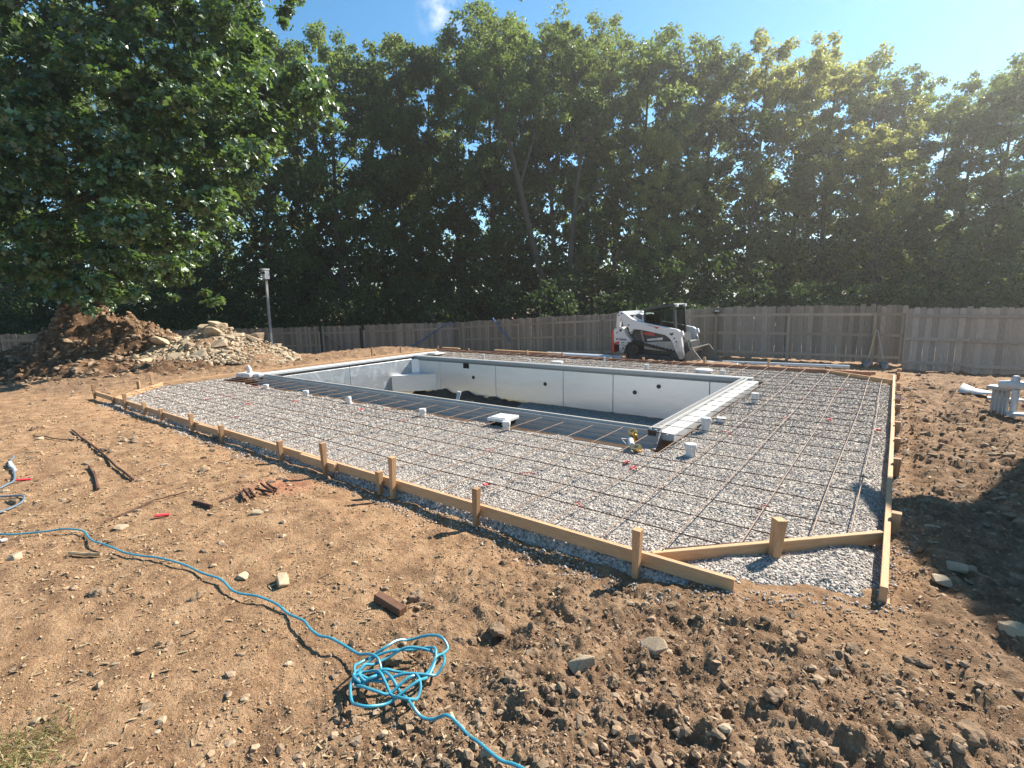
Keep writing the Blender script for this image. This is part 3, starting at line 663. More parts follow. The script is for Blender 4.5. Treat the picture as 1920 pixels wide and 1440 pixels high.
board((-4.62, 12.95), (-9.3, 12.95), 'reddish form board in the middle of the far row, below the loader')
board((-9.32, 12.95), (-13.3, 12.95), 'form board at the left end of the far row')
board((-13.34, 12.9), (-13.34, 8.6), 'farther of the two form boards along the left edge of the deck')
board((-13.34, 8.58), (-13.34, 3.95), 'nearer of the two form boards along the left edge of the deck')
board((-13.30, 4.15), (-11.95, 2.93), 'pale form board set diagonally across the near left corner')

def stake(x, y, top, label, side, wd=0.045, tx=0.0, ty=0.0, rz=0.0, grp='wooden stakes holding the forms'):
    o = MB(); b = -0.06; h = top
    w0, w1 = wd * 0.42, wd * 0.62
    vs = [(-w0, -w0, b), (w0, -w0, b), (w0, w0, b), (-w0, w0, b), (-w1, -w1, h), (w1, -w1, h), (w1, w1, h), (-w1, w1, h)]
    o.add(vs, [(0, 1, 2, 3), (4, 5, 6, 7), (0, 1, 5, 4), (1, 2, 6, 5), (2, 3, 7, 6), (3, 0, 4, 7)])
    ob = o.build('wooden_stake', M_stake, None, bevel=0.002, loc=(x, y, 0.0 if side != 'far' else -0.02), rot=(tx, ty, rz))
    return tag(ob, label, 'stake', grp)
near = [(-1.22, .29, .02, .03, 'dark stake at the near right end of the near row, beside the diagonal board'), (-2.60, .265, -.03, .02, 'second stake from the right in the near row'),
        (-3.64, .35, .0, .06, 'tall pinkish stake next to a short one in the near row'), (-3.83, .17, 0, 0, 'short stake beside a tall one in the near row'),
        (-4.72, .315, 0, -.03, 'tall stake at the right overlapped joint of the near row'), (-5.63, .2, 0, 0, 'stake just left of the right overlapped joint in the near row'),
        (-7.17, .185, 0, .02, 'stake just right of the left overlapped joint in the near row'), (-8.15, .23, 0, 0, 'stake just left of the left overlapped joint in the near row'),
        (-9.4, .16, 0, .03, 'fifth stake from the left end of the near row'), (-10.18, .19, 0, 0, 'fourth stake from the left end of the near row'),
        (-11.17, .24, 0, 0, 'taller third stake from the left end of the near row'), (-11.88, .12, 0, 0, 'low second stake at the near left diagonal board'),
        (-13.09, .25, 0, -.03, 'pale stake at the far left tip of the near row')]
for x, h, tx, ty, lb in near: stake(x, 2.868 if x not in (-7.17, -8.15, -4.72, -5.63) else 2.848, h, lb, 'near', tx=tx, ty=ty)
rs = [(13.48, .14), (12.84, .13), (11.22, .15), (10.29, .14), (9.08, .14), (7.78, .15), (6.95, .13), (5.98, .155), (4.46, .15)]
rl = ['farthest', 'second farthest', 'third farthest', 'fourth farthest', 'fifth farthest', 'fourth nearest', 'third nearest', 'second nearest', 'nearest']
for (y, h), lb in zip(rs, rl): stake(0.11 + 0.004 * (13 - y) * 0, y, h, '%s stake in the row outside the right edge boards' % lb, 'right', wd=0.05)
stake(0.065, 3.36, 0.008, 'low stake under the near sawn end of the right edge board', 'right', wd=0.05)
stake(0.115, 9.75, .2, 'stake wrapped in pale pink ribbon outside the right edge boards', 'right', wd=0.05)
tag(MB().lathe([(0.034, 0.10), (0.045, 0.13), (0.03, 0.19)], (0.115, 9.75, 0), 8).build('marker_ribbon', m_plain('pink_ribbon', (0.65, 0.42, 0.38), 0.6)), 'pale pink marker ribbon tied round a stake on the right edge', 'ribbon')
stake(-0.53, 3.52, 0.285, 'thick tapered stake leaning outside the near right diagonal board', 'cut', wd=0.058, tx=0.0, ty=0.09, rz=R(45))
for (x, h), lb in zip([(-2.33, .30), (-3.8, .27), (-5.43, .18), (-8.01, .2), (-9.32, .22), (-11.84, .19), (-13.36, .22)], ['rightmost', 'second from right', 'third from right', 'fourth from right', 'third from left', 'second from left', 'leftmost']):
    stake(x, 12.99, h, '%s stake in the row outside the far form boards' % lb, 'far')
for (y, h), lb in zip([(11.27, .33), (10.08, .40), (7.44, .21), (4.0, .29)], ['farthest', 'tallest pale', 'third farthest', 'leaning orange nearest']):
    stake(-13.385, y, h, '%s stake in the row outside the left edge boards' % lb, 'left', ty=-0.12 if y < 5 else 0)
stake(-12.75, 3.55, 0.26, 'pale stake outside the near left diagonal board', 'left', rz=R(-42))
for k, x in enumerate((-0.55, -0.72)):
    tag(MB().box((0, 0, 0.05), (0.14, 0.09, 0.10)).build('wood_block', M_stake, None, bevel=0.004, loc=(x, 13.12 + 0.1 * k, -0.02), rot=(0, 0, 0.3 - 0.5 * k)), ['right', 'left'][k] + ' one of two wooden blocks behind the far right corner boards', 'wood block')
# timber lying along the far row
tag(MB().box((0, 0, 0), (2.75, 0.09, 0.04)).build('loose_board', M_lumber, None, bevel=0.003, loc=(-9.45, 13.16, 0.13), rot=(0, 0, -0.03)), 'pale loose board propped behind the far form boards', 'board')
tag(MB().box((0, 0, 0), (0.9, 0.1, 0.04)).build('loose_board', M_lumber, None, bevel=0.003, loc=(-12.9, 13.2, 0.12), rot=(0, 0, -0.05)), 'reddish loose board behind the far left form corner', 'board')
tag(MB().box((0, 0, 0), (1.15, 0.04, 0.09)).build('loose_board', M_lumber, None, bevel=0.003, loc=(-0.85, 13.25, 0.03), rot=(0, 0, -0.06)), 'short loose board behind the far right diagonal board', 'board')
tag(MB().box((0, 0, 0), (0.62, 0.05, 0.03)).build('loose_board', M_lumber, None, loc=(-13.6, 4.25, 0.04), rot=(0, 0, 0.55)), 'short loose board lying outside the left edge of the deck', 'board')

# ------------------------------------------------------------------ reinforcing mat
mat_ = empty('rebar_mat', (-6.6, 4.2, 0.08), 0, 'rusty steel reinforcing rods laid in a square grid over the gravel', 'rebar grid')
def rod(p0, p1, z, m, wob=0.012, r=0.0048):
    p0, p1 = Vector(p0), Vector(p1); d = p1 - p0; n = max(3, int(d.length / 0.5)); pts = []
    nrm = Vector((-d.y, d.x)).normalized(); ph = random.uniform(0, 9)
    for i in range(n + 1):
        t = i / n; q = p0 + d * t + nrm * wob * math.sin(ph + t * d.length * 0.9)
        pts.append((q.x + 6.6, q.y - 4.2, z - 0.08 + 0.008 * math.sin(ph * 2 + t * d.length * 1.7)))
    MB().tube(pts, r, 6).build('rebar_rod', m, mat_, True)
def clip_cut(x, y):  # inside the cut-corner octagon
    return (x - FX0) + (y - FY0) > CUT + 0.06 and (FX1 - x) + (y - FY0) > CUT + 0.06 and (FX1 - x) + (FY1 - y) > CUT + 0.06
def clipline(p0, p1):
    P = [(p0[0] + (p1[0] - p0[0]) * t, p0[1] + (p1[1] - p0[1]) * t) for t in np.linspace(0, 1, 400)]
    P = [p for p in P if clip_cut(*p)]; return P[0], P[-1]
ROW = [4.98, 4.58, 4.16, 3.75, 3.38]
for y in ROW:
    a, b = clipline((-13.22, y), (-0.10 - random.uniform(0, .1), y + random.uniform(-.015, .015))); rod(a, b, 0.085, M_rust)
a_, b_ = (-2.12, 5.42), (-0.10, 5.40); rod(a_, b_, 0.085, M_rust)
RIGHT = [5.88, 6.30, 6.70, 7.06, 7.46, 7.87, 8.27, 8.68, 9.08, 9.49, 9.9, 10.3, 10.7]
for y in RIGHT: rod((-2.33 + random.uniform(-.03, .05), y + random.uniform(-.02, .02)), (-0.12 - random.uniform(0, .06), y), 0.092, M_rust)
for y in (11.25, 11.65, 12.05, 12.45, 12.75):
    a, b = clipline((-13.1, y), (-0.1, y)); rod(a, b, 0.085, M_rust)
COLX = [-2.31 - 0.4 * k for k in range(27)]
COLX[:5] = [-2.31, -2.72, -3.10, -3.53, -3.95]
for x in COLX:
    if x < -13.0: continue
    a, b = clipline((x - random.uniform(-.02, .02), 2.99), (x, 5.74 + random.uniform(-.06, .16))); rod(a, b, 0.098, M_rust2)
    if x > -12.9: rod((x, 11.0), (x, 12.85), 0.098, M_rust2)
for x in (-1.94, -1.54, -1.10, -0.71, -0.35, -0.13):
    a, b = clipline((x, 2.99), (x + random.uniform(-.03, .03), 12.8)); rod(a, b, 0.10, M_rust2 if x > -1.3 else M_rust2)
a, b = (-1.10, 3.06), (-0.01, 4.14); rod(a, b, 0.09, M_rust, 0.004, 0.009)
# red paint marks and ties at some crossings
ties = MB(); allc = [(x, y) for x in COLX + [-1.94, -1.54, -1.10, -0.71] for y in ROW] + [(x, y) for x in (-1.54, -1.10, -0.71, -0.35) for y in RIGHT]
for x, y in allc:
    if random.random() < 0.13 and clip_cut(x, y):
        a = random.uniform(0, 3.1); l_ = random.uniform(0.03, 0.09); q = MB()
        q.tube([(-l_ * math.cos(a), -l_ * math.sin(a), 0.0), (0, 0, 0.016), (l_ * math.cos(a), l_ * math.sin(a), 0.002)], 0.0045, 5)
        q.build('tie', M_red, mat_, loc=(x + 6.6, y - 4.2, 0.02))
for x, y in ((-2.95, 3.42), (-2.0, 4.6), (-2.15, 4.72), (-1.72, 5.55), (-0.62, 7.95), (-0.1, 7.6), (-6.9, 4.9), (-9.1, 4.1)):
    q = MB()
    for _ in range(5):
        a = random.uniform(0, 6.3); l_ = random.uniform(0.02, 0.055); q.tube([(random.uniform(-.03, .03), random.uniform(-.03, .03), 0), (l_ * math.cos(a), l_ * math.sin(a), 0.008)], 0.008, 5)
    tag(q.build('red_ribbon', M_red, None, loc=(x, y, 0.05)), 'scrap of red marking ribbon lying on the gravel grid', 'ribbon', 'red ribbon scraps on the gravel')

# ------------------------------------------------------------------ fences
def picket_mesh(w_, h_, t_=0.018):
    c = 0.03
    return MB().prism([(-w_ / 2, 0), (w_ / 2, 0), (w_ / 2, h_ - c), (w_ / 2 - c, h_), (-w_ / 2 + c, h_), (-w_ / 2, h_ - c)], 'y', 0, t_).mesh('picket', M_fence)
PK = [picket_mesh(0.1385, 1.82), picket_mesh(0.137, 1.80), picket_mesh(0.139, 1.835)]
PK3 = []
for m_ in PK:
    c_ = m_.copy(); c_.materials.clear(); c_.materials.append(M_fence3); PK3.append(c_)
def fence_run(root, P, z, pk, posts=True, rails=(0.26, 0.95, 1.60), skip_first=False, gap=0.07, post_h=1.62):
    """pickets on the far side, rails and posts on the side facing the yard; P: list of post points"""
    base = Vector(root.location)
    for k in range(len(P) - 1):
        a, b = Vector((*P[k], z[k])), Vector((*P[k + 1], z[k + 1])); d = b - a; ln = Vector((d.x, d.y)).length
        u_ = Vector((d.x, d.y, 0)).normalized(); nrm = Vector((-u_.y, u_.x, 0)); az = math.atan2(u_.y, u_.x)
        if nrm.y < 0 and abs(nrm.y) > 0.1: nrm = -nrm
        n_ = round(ln / 0.1405)
        for i in range(n_):
            t = (i + 0.5) / n_; p = a + d * t
            o = link('picket', random.choice(pk), root, p - base + nrm * 0.02 + Vector((0, 0, gap + random.uniform(-.022, .018))), (random.uniform(-.008, .008), random.uniform(-.009, .009), az + random.uniform(-.02, .02)))
        for h in rails:
            MB().beam(a - base + Vector((0, 0, h)) - nrm * 0.003, b - base + Vector((0, 0, h)) - nrm * 0.003, 0.036, 0.088).build('rail', M_fence2 if pk is PK else M_fence3, root)
    if posts:
        for k, p in enumerate(P):
            if k == 0 and skip_first: continue
            MB().box((0, 0, post_h / 2 - 0.05), (0.09, 0.09, post_h + 0.1)).build('post', M_fence2, root, bevel=0.004, loc=Vector((*p, z[k])) - base - Vector((0, 0.048, 0)) )
FY = 19.6
rx = [0.25, -0.55, -2.95, -5.35, -7.75, -10.1, -12.5, -14.5, -16.4, -18.4]
rz_ = [gz1(x, FY) for x in rx]
rz_ = [float(-0.48 - 0.62 * min(1, max(0, (-5 - x) / 13.4))) - 0.03 for x in rx]
f1 = empty('wooden_fence', (-8, FY, -0.6), 0, 'weathered wooden picket fence behind the loader, along the far side of the yard', 'fence')
fence_run(f1, [(x, FY) for x in rx], rz_, PK)
dg = [(-18.4, 19.6), (-20.1, 17.85), (-21.85, 16.05)]
f2 = empty('wooden_fence', (-20, 18, -1.1), 0, 'wooden fence section with blue strap, right of the braced gate', 'fence')
fence_run(f2, dg, [-1.13, -1.14, -1.15], PK, skip_first=True, rails=(0.55, 1.55))
u2 = Vector((-0.70, -0.72)).normalized()
g0 = Vector((-21.95, 15.95)); g1 = g0 + u2 * 1.95
gate = empty('wooden_gate', (g0.x, g0.y, -1.16), 0, 'wooden gate in the fence with a diagonal brace and dark hinge post', 'gate')
fence_run(gate, [tuple(g0), tuple(g1)], [-1.16, -1.17], PK, posts=False, rails=(0.55, 1.55))
nv_ = Vector((0.72, -0.70, 0)) * 0.045
MB().beam(Vector((u2.x * 1.85, u2.y * 1.85, 1.56)) + nv_, Vector((u2.x * 0.35, u2.y * 0.35, 0.2)) + nv_, 0.036, 0.088, (0.72, -0.7, 0)).build('brace', M_fence2, gate)
MB().box((u2.x * 1.9 + nv_.x, u2.y * 1.9 + nv_.y, 0.9), (0.09, 0.09, 1.7)).build('gate_stile', M_fence2, gate)
MB().box((0.03, -0.03, 0.85), (0.11, 0.11, 1.85)).build('hinge_post', m_plain('dark_stained_post', (0.03, 0.026, 0.024), 0.8), gate)
pl = [g1 + u2 * (0.12 + 2.44 * k) for k in range(9)]
f3 = empty('wooden_fence', (pl[0].x, pl[0].y, -1.17), 0, 'wooden fence running off to the left behind the dirt heap and rubble', 'fence')
fence_run(f3, [tuple(p) for p in pl], [-1.17 + 0.012 * k for k in range(9)], PK)
def panel(p0, p1, z, lean, label):
    root = empty('fence_panel', (p0[0], p0[1], z), math.atan2(p1[1] - p0[1], p1[0] - p0[0]), label, 'fence panel', 'loose fence panels leaning at the right')
    root.rotation_euler = (-lean, 0.0, root.rotation_euler[2])
    ln = math.hypot(p1[0] - p0[0], p1[1] - p0[1]); n_ = round(ln / 0.1385)
    for i in range(n_):
        link('picket', random.choice(PK3), root, ((i + .5) * ln / n_, 0.02, random.uniform(-.01, .01)), (0, random.uniform(-.004, .004), 0))
    for h in (0.24, 0.92, 1.58): MB().box((ln / 2, 0, h), (ln, 0.036, 0.088)).build('rail', M_fence3, root)
panel((0.22, 18.55), (1.62, 18.45), -0.50, 0.09, 'narrower grey loose fence panel leaning against the fence, beside the shovels')
panel((1.60, 18.36), (4.05, 18.25), -0.52, 0.07, 'wider grey loose fence panel at the right frame edge, leaning against the fence')
# fence lamp on the third post
o = empty('post_lamp', (-5.38, FY - 0.06, rz_[3] + 1.62), 0, 'small dark solar lamp on the fence post behind the loader bucket', 'lamp')
MB().lathe([(0.03, 0), (0.03, 0.06), (0.10, 0.075), (0.15, 0.085), (0.14, 0.10), (0.02, 0.11)], seg=14).build('shade', M_black, o, True)
MB().lathe([(0.07, 0.11), (0.09, 0.125), (0.09, 0.15), (0.02, 0.16)], (0.05, 0, 0), 12).build('solar_cap', M_pvc, o, True)
def hose(name, pts, r, m, label, cat, res=6, seg=8):
    P = [Vector(p) for p in pts]; out_ = []
    for i in range(len(P) - 1):
        p0, p1, p2, p3 = P[max(i - 1, 0)], P[i], P[i + 1], P[min(i + 2, len(P) - 1)]
        for k in range(res):
            t = k / res; out_.append(0.5 * ((2 * p1) + (p2 - p0) * t + (2 * p0 - 5 * p1 + 4 * p2 - p3) * t * t + (3 * p1 - p0 - 3 * p2 + p3) * t ** 3))
    out_.append(P[-1])
    return tag(MB().tube(out_, r, seg).build(name, m, None, True), label, cat)
def along(p, q, t): return (p[0] + (q[0] - p[0]) * t, p[1] + (q[1] - p[1]) * t)
a = Vector((-18.4, 19.6)); b = Vector((-20.1, 17.85)); off = Vector((0.72, -0.70)) * 0.10
hp = []
for t, z in ((0.22, 0.55), (0.22, 0.74), (0.26, 0.72), (0.45, 0.45), (0.7, 0.05), (0.95, -0.3), (1.1, -0.42), (1.25, -0.62)):
    q = a + (b - a) * t + off * (0.6 if z > .7 else 1); hp.append((q.x, q.y, z))
hose('hanging_strap', hp, 0.028, M_strap, 'blue strap draped diagonally over the fence left of the corner post', 'strap')
hose('hanging_hose', [(-16.15, 19.72, 0.55), (-16.15, 19.66, 0.90), (-16.05, 19.5, 0.93), (-15.8, 19.44, 0.70), (-15.55, 19.46, 0.40), (-15.2, 19.46, 0.05), (-15.05, 19.46, -0.18)], 0.03, M_strap, 'dark blue hose hanging over the fence in the middle of the yard', 'hose')
# nest box on a leaning pole
o = empty('nest_box_pole', (-23.55, 12.0, -1.0), 0, 'tall leaning pole with a small white nest box on top', 'nest box')
tp = Vector((-0.62, 0.38, 4.1))
MB().beam((0, 0, -0.2), tp, 0.095, 0.095, (1, 0, 0)).build('pole', m_plain('grey_pole', (0.27, 0.265, 0.26), 0.7), o)
bx = MB().box(tp + Vector((0, 0, 0.2)), (0.26, 0.24, 0.44)).build('box', m_plain('pale_grey_box', (0.55, 0.56, 0.58), 0.6), o, bevel=0.01)
MB().box(tp + Vector((0.0, -0.02, 0.44)), (0.30, 0.32, 0.05)).build('roof', m_plain('white_roof', (0.75, 0.75, 0.76), 0.5), bx)
MB().box(tp + Vector((0.1, -0.115, 0.26)), (0.09, 0.05, 0.12)).build('opening', M_dark, bx)
MB().box(tp + Vector((0.02, -0.125, 0.26)), (0.17, 0.01, 0.12)).build('opening', M_dark, bx)

# ------------------------------------------------------------------ compact track loader
LD = empty('track_loader', (-6.72, 17.12, -0.42), R(0), 'white compact track loader with red stripes and bucket lowered, parked by the fence', 'loader')
def q_(a, b): return ((a - 780) / 331.0, (925 + (a - 600) * 0.035 - b) / 340.0)
def Q(*ps): return [q_(*p) for p in ps]
W_white = m_plain('white_machine_paint', (0.70, 0.70, 0.69), 0.4, 0, 0.10, 4, 0, 0.2)
def add_mud(m, amt):
    nt = m.node_tree; p = nt.nodes['Principled BSDF']; c0 = p.inputs['Base Color'].links[0].from_socket
    sp = nt.nodes.new('ShaderNodeSeparateXYZ'); nt.links.new(objco(nt), sp.inputs[0])
    k = math_(nt, 'ADD', math_(nt, 'MULTIPLY', sp.outputs[2], -0.9), math_(nt, 'MULTIPLY', noise(nt, 7, 6, 0.7, objco(nt)), 1.9))
    mrg = nt.nodes.new('ShaderNodeMapRange'); mrg.inputs[1].default_value = 0.25; mrg.inputs[2].default_value = 0.7; mrg.inputs[3].default_value = 0; mrg.inputs[4].default_value = amt
    nt.links.new(k, mrg.inputs[0]); nt.links.new(mixc(nt, mrg.outputs[0], c0, (0.27, 0.2, 0.14)), p.inputs['Base Color'])
add_mud(W_white, 0.75)
W_dirty = m_plain('muddied_white_paint', (0.45, 0.41, 0.36), 0.65, 0, 0.4, 5)
W_red = m_plain('red_machine_paint', (0.50, 0.035, 0.03), 0.4, 0, 0.15, 4, 0, 0.2)
W_grey = m_plain('charcoal_machine_paint', (0.045, 0.045, 0.047), 0.5, 0, 0.25, 5)
W_rub = m_plain('muddy_rubber', (0.055, 0.045, 0.037), 0.9, 0, 0.5, 12, 0.5)
W_steel = m_plain('worn_steel', (0.22, 0.20, 0.18), 0.5, 0.6, 0.4, 8)
W_bucket = m_plain('dusty_bucket_steel', (0.20, 0.185, 0.165), 0.6, 0.3, 0.4, 6)
mg, ng, pg = newmat('tinted_glass'); pg.inputs['Base Color'].default_value = (0.42, 0.5, 0.47, 1); pg.inputs['Roughness'].default_value = 0.02; pg.inputs['Transmission Weight'].default_value = 1.0; pg.inputs['IOR'].default_value = 1.05; pg.inputs['Specular IOR Level'].default_value = 0.6
def loader_track(s):
    y0, y1 = (-0.87, -0.47) if s < 0 else (0.47, 0.87)
    cs = [(*q_(632, 782), 0.29), (*q_(1098, 868), 0.20), (*q_(1040, 905), 0.10), (*q_(600, 893), 0.11)]
    # convex hull of wheel circles
    pts = [(c[0] + c[2] * math.cos(t), c[1] + c[2] * math.sin(t)) for c in cs for t in np.linspace(0, 2 * math.pi, 28, endpoint=False)]
    pts = sorted(set((round(a, 4), round(b, 4)) for a, b in pts))
    def half(ps):
        h = []
        for p in ps:
            while len(h) >= 2 and (h[-1][0] - h[-2][0]) * (p[1] - h[-2][1]) - (h[-1][1] - h[-2][1]) * (p[0] - h[-2][0]) <= 0: h.pop()
            h.append(p)
        return h
    hull = half(pts)[:-1] + half(pts[::-1])[:-1]
    # resample
    seg = []; 
    for i in range(len(hull)):
        p, r_ = Vector(hull[i]), Vector(hull[(i + 1) % len(hull)]); n_ = max(1, int((r_ - p).length / 0.06))
        seg += [p + (r_ - p) * (k / n_) for k in range(n_)]
    cen = Vector((sum(p.x for p in seg) / len(seg), sum(p.y for p in seg) / len(seg)))
    n_ = len(seg); mb = MB(); vs = []
    for i, p in enumerate(seg):
        t = (seg[(i + 1) % n_] - seg[i - 1]).normalized(); nr_ = Vector((t.y, -t.x))
        inn = p - nr_ * 0.045
        vs += [(p.x, y0, p.y), (p.x, y1, p.y), (inn.x, y1, inn.y), (inn.x, y0, inn.y)]
    fs = []
    for i in range(n_):
        j = (i + 1) % n_
        for k in range(4): fs.append((4 * i + k, 4 * i + (k + 1) % 4, 4 * j + (k + 1) % 4, 4 * j + k))
    mb.add(vs, fs); tr = mb.build('track', W_rub, LD)
    lug = MB(); acc = 0
    for i, p in enumerate(seg):
        if i % 2: continue
        t = (seg[(i + 1) % n_] - seg[i - 1]).normalized(); nr_ = Vector((t.y, -t.x))
        a = p + nr_ * 0.002; b = p + nr_ * 0.03
        lug.beam((a.x, (y0 + y1) / 2, a.y), (b.x, (y0 + y1) / 2, b.y), 0.39, 0.035, (t.x, 0, t.y))
    lug.build('tread_lugs', W_rub, tr)
    yo = y0 + 0.03 if s < 0 else y1 - 0.03
    def wheel(nm, c, r_, m=W_grey):
        w_ = MB().lathe([(r_, -0.05), (r_, 0.02), (r_ * 0.8, 0.03), (r_ * 0.75, 0.01), (r_ * 0.35, 0.01), (r_ * 0.33, 0.05), (0.02, 0.051)], (c[0], yo, c[1]), 20, 'y')
        if s < 0: w_.v = [(v[0], 2 * yo - v[1], v[2]) for v in w_.v]
        return w_.build(nm, m, LD, True)
    sp = wheel('drive_sprocket', cs[0], 0.20, W_rub)
    for k in range(12):
        t = k * math.pi / 6
        MB().lathe([(0.022, -0.03), (0.022, 0.03)], (cs[0][0] + 0.17 * math.cos(t), yo - 0.03 * (1 if s < 0 else -1), cs[0][1] + 0.17 * math.sin(t)), 8, 'y').build('bolt', W_grey, sp)
    wheel('idler', cs[1], 0.14)
    for a in (690, 770, 850, 930, 1010): wheel('roller', q_(a, 898 + (a - 690) * 0.03), 0.075)
    MB().prism(Q((600, 905), (560, 850), (740, 830), (960, 850), (1085, 850), (1120, 880), (1060, 930)), 'y', min(y0, y1) + 0.06, max(y0, y1) - 0.06).build('undercarriage_frame', W_grey, LD)
for s in (-1, 1): loader_track(s)
# chassis and rear
MB().prism(Q((345, 560), (480, 520), (720, 560), (1040, 640), (1120, 720), (1120, 850), (500, 850), (345, 800)), 'y', -0.46, 0.46).build('chassis', W_grey, LD)
MB().prism(Q((338, 552), (368, 545), (372, 815), (342, 822)), 'y', -0.72, 0.72).build('tailgate', W_red, LD, bevel=0.01)
def sides(name, poly, ya, yb, m, bev=0.012):
    for s in (-1, 1):
        MB().prism(poly, 'y', s * ya, s * yb).build(name, m, LD, bevel=bev)
sides('rear_panel', Q((366, 545), (385, 527), (470, 512), (492, 530), (515, 590), (550, 640), (592, 680), (590, 692), (560, 705), (525, 745), (505, 800), (495, 822), (440, 820), (438, 720), (372, 716)), 0.74, 0.46, W_white)
sides('rear_red_band', Q((372, 700), (440, 680), (440, 712), (374, 718)), 0.747, 0.70, W_red, 0)
sides('lower_side_panel', Q((735, 700), (900, 690), (1030, 690), (1085, 700), (1115, 790), (1100, 815), (960, 800), (740, 775)), 0.70, 0.44, W_dirty)
sides('recess', Q((600, 600), (640, 545), (720, 548), (1000, 610), (1040, 650), (1000, 692), (750, 700), (620, 690)), 0.62, 0.44, W_grey, 0)
sides('hydraulic_cylinder', Q((690, 560), (715, 555), (745, 690), (722, 698)), 0.69, 0.63, W_steel, 0)
sides('red_stripe', Q((705, 575), (850, 590), (848, 626), (712, 605)), 0.635, 0.60, W_red, 0)
sides('grey_decal', Q((765, 660), (945, 642), (945, 672), (765, 680)), 0.635, 0.60, W_white, 0)
arm = Q((428, 365), (440, 345), (480, 334), (510, 340), (545, 368), (612, 420), (700, 455), (1130, 553), (1158, 572), (1175, 640), (1216, 855), (1205, 885), (1165, 885), (1120, 800), (1085, 700), (1050, 650), (1000, 612), (720, 548), (640, 540), (612, 565), (598, 600), (580, 570), (572, 520), (540, 500), (505, 490), (490, 420), (484, 405), (466, 440), (458, 520), (418, 512))
for s in (-1, 1):
    a_ = MB().prism(arm, 'y', s * 0.88, s * 0.72).build('lift_arm', W_white, LD, bevel=0.014)
    yo = s * 0.882
    MB().prism(Q((855, 508), (940, 525), (905, 541)), 'y', yo, s * 0.87).build('red_chevron', W_red, a_)
    MB().prism(Q((775, 487), (850, 503), (880, 520), (800, 497)), 'y', yo, s * 0.87).build('dark_chevron', W_grey, a_)
    for c in ((452, 372), (487, 352), (575, 488), (590, 575), (1105, 650), (1128, 688)):
        x_, z_ = q_(*c); MB().lathe([(0.028, -0.006), (0.028, 0.006)], (x_, yo, z_), 12, 'y').build('pivot_pin', W_grey, a_)
    # wildcat-head badge on the arm
    MB().prism(Q((1048, 585), (1062, 592), (1075, 590), (1098, 583), (1090, 598), (1095, 606), (1080, 612), (1078, 620), (1066, 618), (1062, 608), (1046, 606), (1052, 597)), 'y', yo, s * 0.87).build('cat_badge', W_grey, a_)
MB().box((*(lambda p: (p[0], 0))(q_(455, 352)), q_(455, 352)[1]), (0.14, 1.46, 0.14)).build('cross_tube', W_white, LD)
# engine cover, cab
MB().prism(Q((480, 520), (560, 420), (600, 372), (640, 356), (685, 372), (700, 400), (720, 540)), 'y', -0.55, 0.55).build('engine_cover', W_white, LD, bevel=0.02)
MB().prism(Q((600, 385), (645, 366), (688, 380), (690, 435), (640, 420)), 'y', -0.565, 0.565).build('engine_grille', W_grey, LD)
cab = MB()
X0, X1, X2 = q_(705, 0)[0], q_(1045, 0)[0], q_(1085, 0)[0]; ZR, ZF, ZBm = 1.86, 1.985, 1.02
roof = MB().prism([(X0, ZR - 0.03), (X0 + 0.05, ZR + 0.02), (X1 - 0.02, ZF), (X1 + 0.03, ZF - 0.02), (X1 + 0.03, ZF - 0.08), (X0, ZR - 0.09)], 'y', -0.53, 0.53).build('cab_roof', W_grey, LD, bevel=0.02)
for s in (-1, 1):
    y_ = s * 0.50
    MB().beam((X0 + 0.02, y_, 0.95), (X0 + 0.02, y_, ZR - 0.05), 0.05, 0.06, (1, 0, 0)).build('cab_post', W_grey, LD)
    MB().beam((X1 + 0.10, y_, 0.80), (X1, y_, ZF - 0.05), 0.05, 0.07, (1, 0, 0)).build('cab_post', W_grey, LD)
    MB().prism([(X0, 0.85), (X1 + 0.1, 0.80), (X1 + 0.07, ZBm), (X0, ZBm + 0.08)], 'y', y_ - 0.02, y_ + 0.02).build('cab_side_sill', W_grey, LD)
    MB().prism([(X0 + 0.04, ZBm + 0.05), (X1 + 0.05, ZBm), (X1 - 0.01, ZF - 0.08), (X0 + 0.04, ZR - 0.09)], 'y', y_ - 0.006, y_ + 0.006).build('side_window', mg, LD)
    gr = MB()
    for k in range(9):
        x_ = X0 + 0.42 + k * 0.07; gr.beam((x_, y_ - s * 0.03, ZBm + 0.04), (x_, y_ - s * 0.03, ZR - 0.12), 0.014, 0.014)
    for k in range(9):
        z_ = ZBm + 0.08 + k * 0.08; gr.beam((X0 + 0.4, y_ - s * 0.03, z_), (X1 - 0.02, y_ - s * 0.03, z_), 0.014, 0.014)
    gr.build('window_guard', m_plain('guard_mesh_paint', (0.55, 0.66, 0.60), 0.5), LD)
MB().prism([(X1 + 0.10, 0.75), (X1 + 0.13, 0.75), (X1 + 0.02, ZF - 0.06), (X1 - 0.01, ZF - 0.06)], 'y', -0.46, 0.46).build('front_door', mg, LD)
MB().beam((X1 + 0.12, -0.44, 0.78), (X1 + 0.03, -0.44, ZF - 0.08), 0.03, 0.03, (0, 1, 0)).beam((X1 + 0.12, 0.44, 0.78), (X1 + 0.03, 0.44, ZF - 0.08), 0.03, 0.03, (0, 1, 0)).build('door_frame', W_grey, LD)
for s in (-0.40, 0.40):
    MB().box((X1 + 0.06, s, ZF - 0.07), (0.09, 0.13, 0.09)).build('work_light', W_white, LD, bevel=0.01)
MB().box((X0 + 0.45, 0, 1.15), (0.4, 0.45, 0.12)).box((X0 + 0.28, 0, 1.42), (0.1, 0.42, 0.5)).build('seat', W_grey, LD, bevel=0.02)
MB().box((X0 + 0.02, 0, 1.3), (0.03, 0.9, 0.9)).build('rear_window', mg, LD)
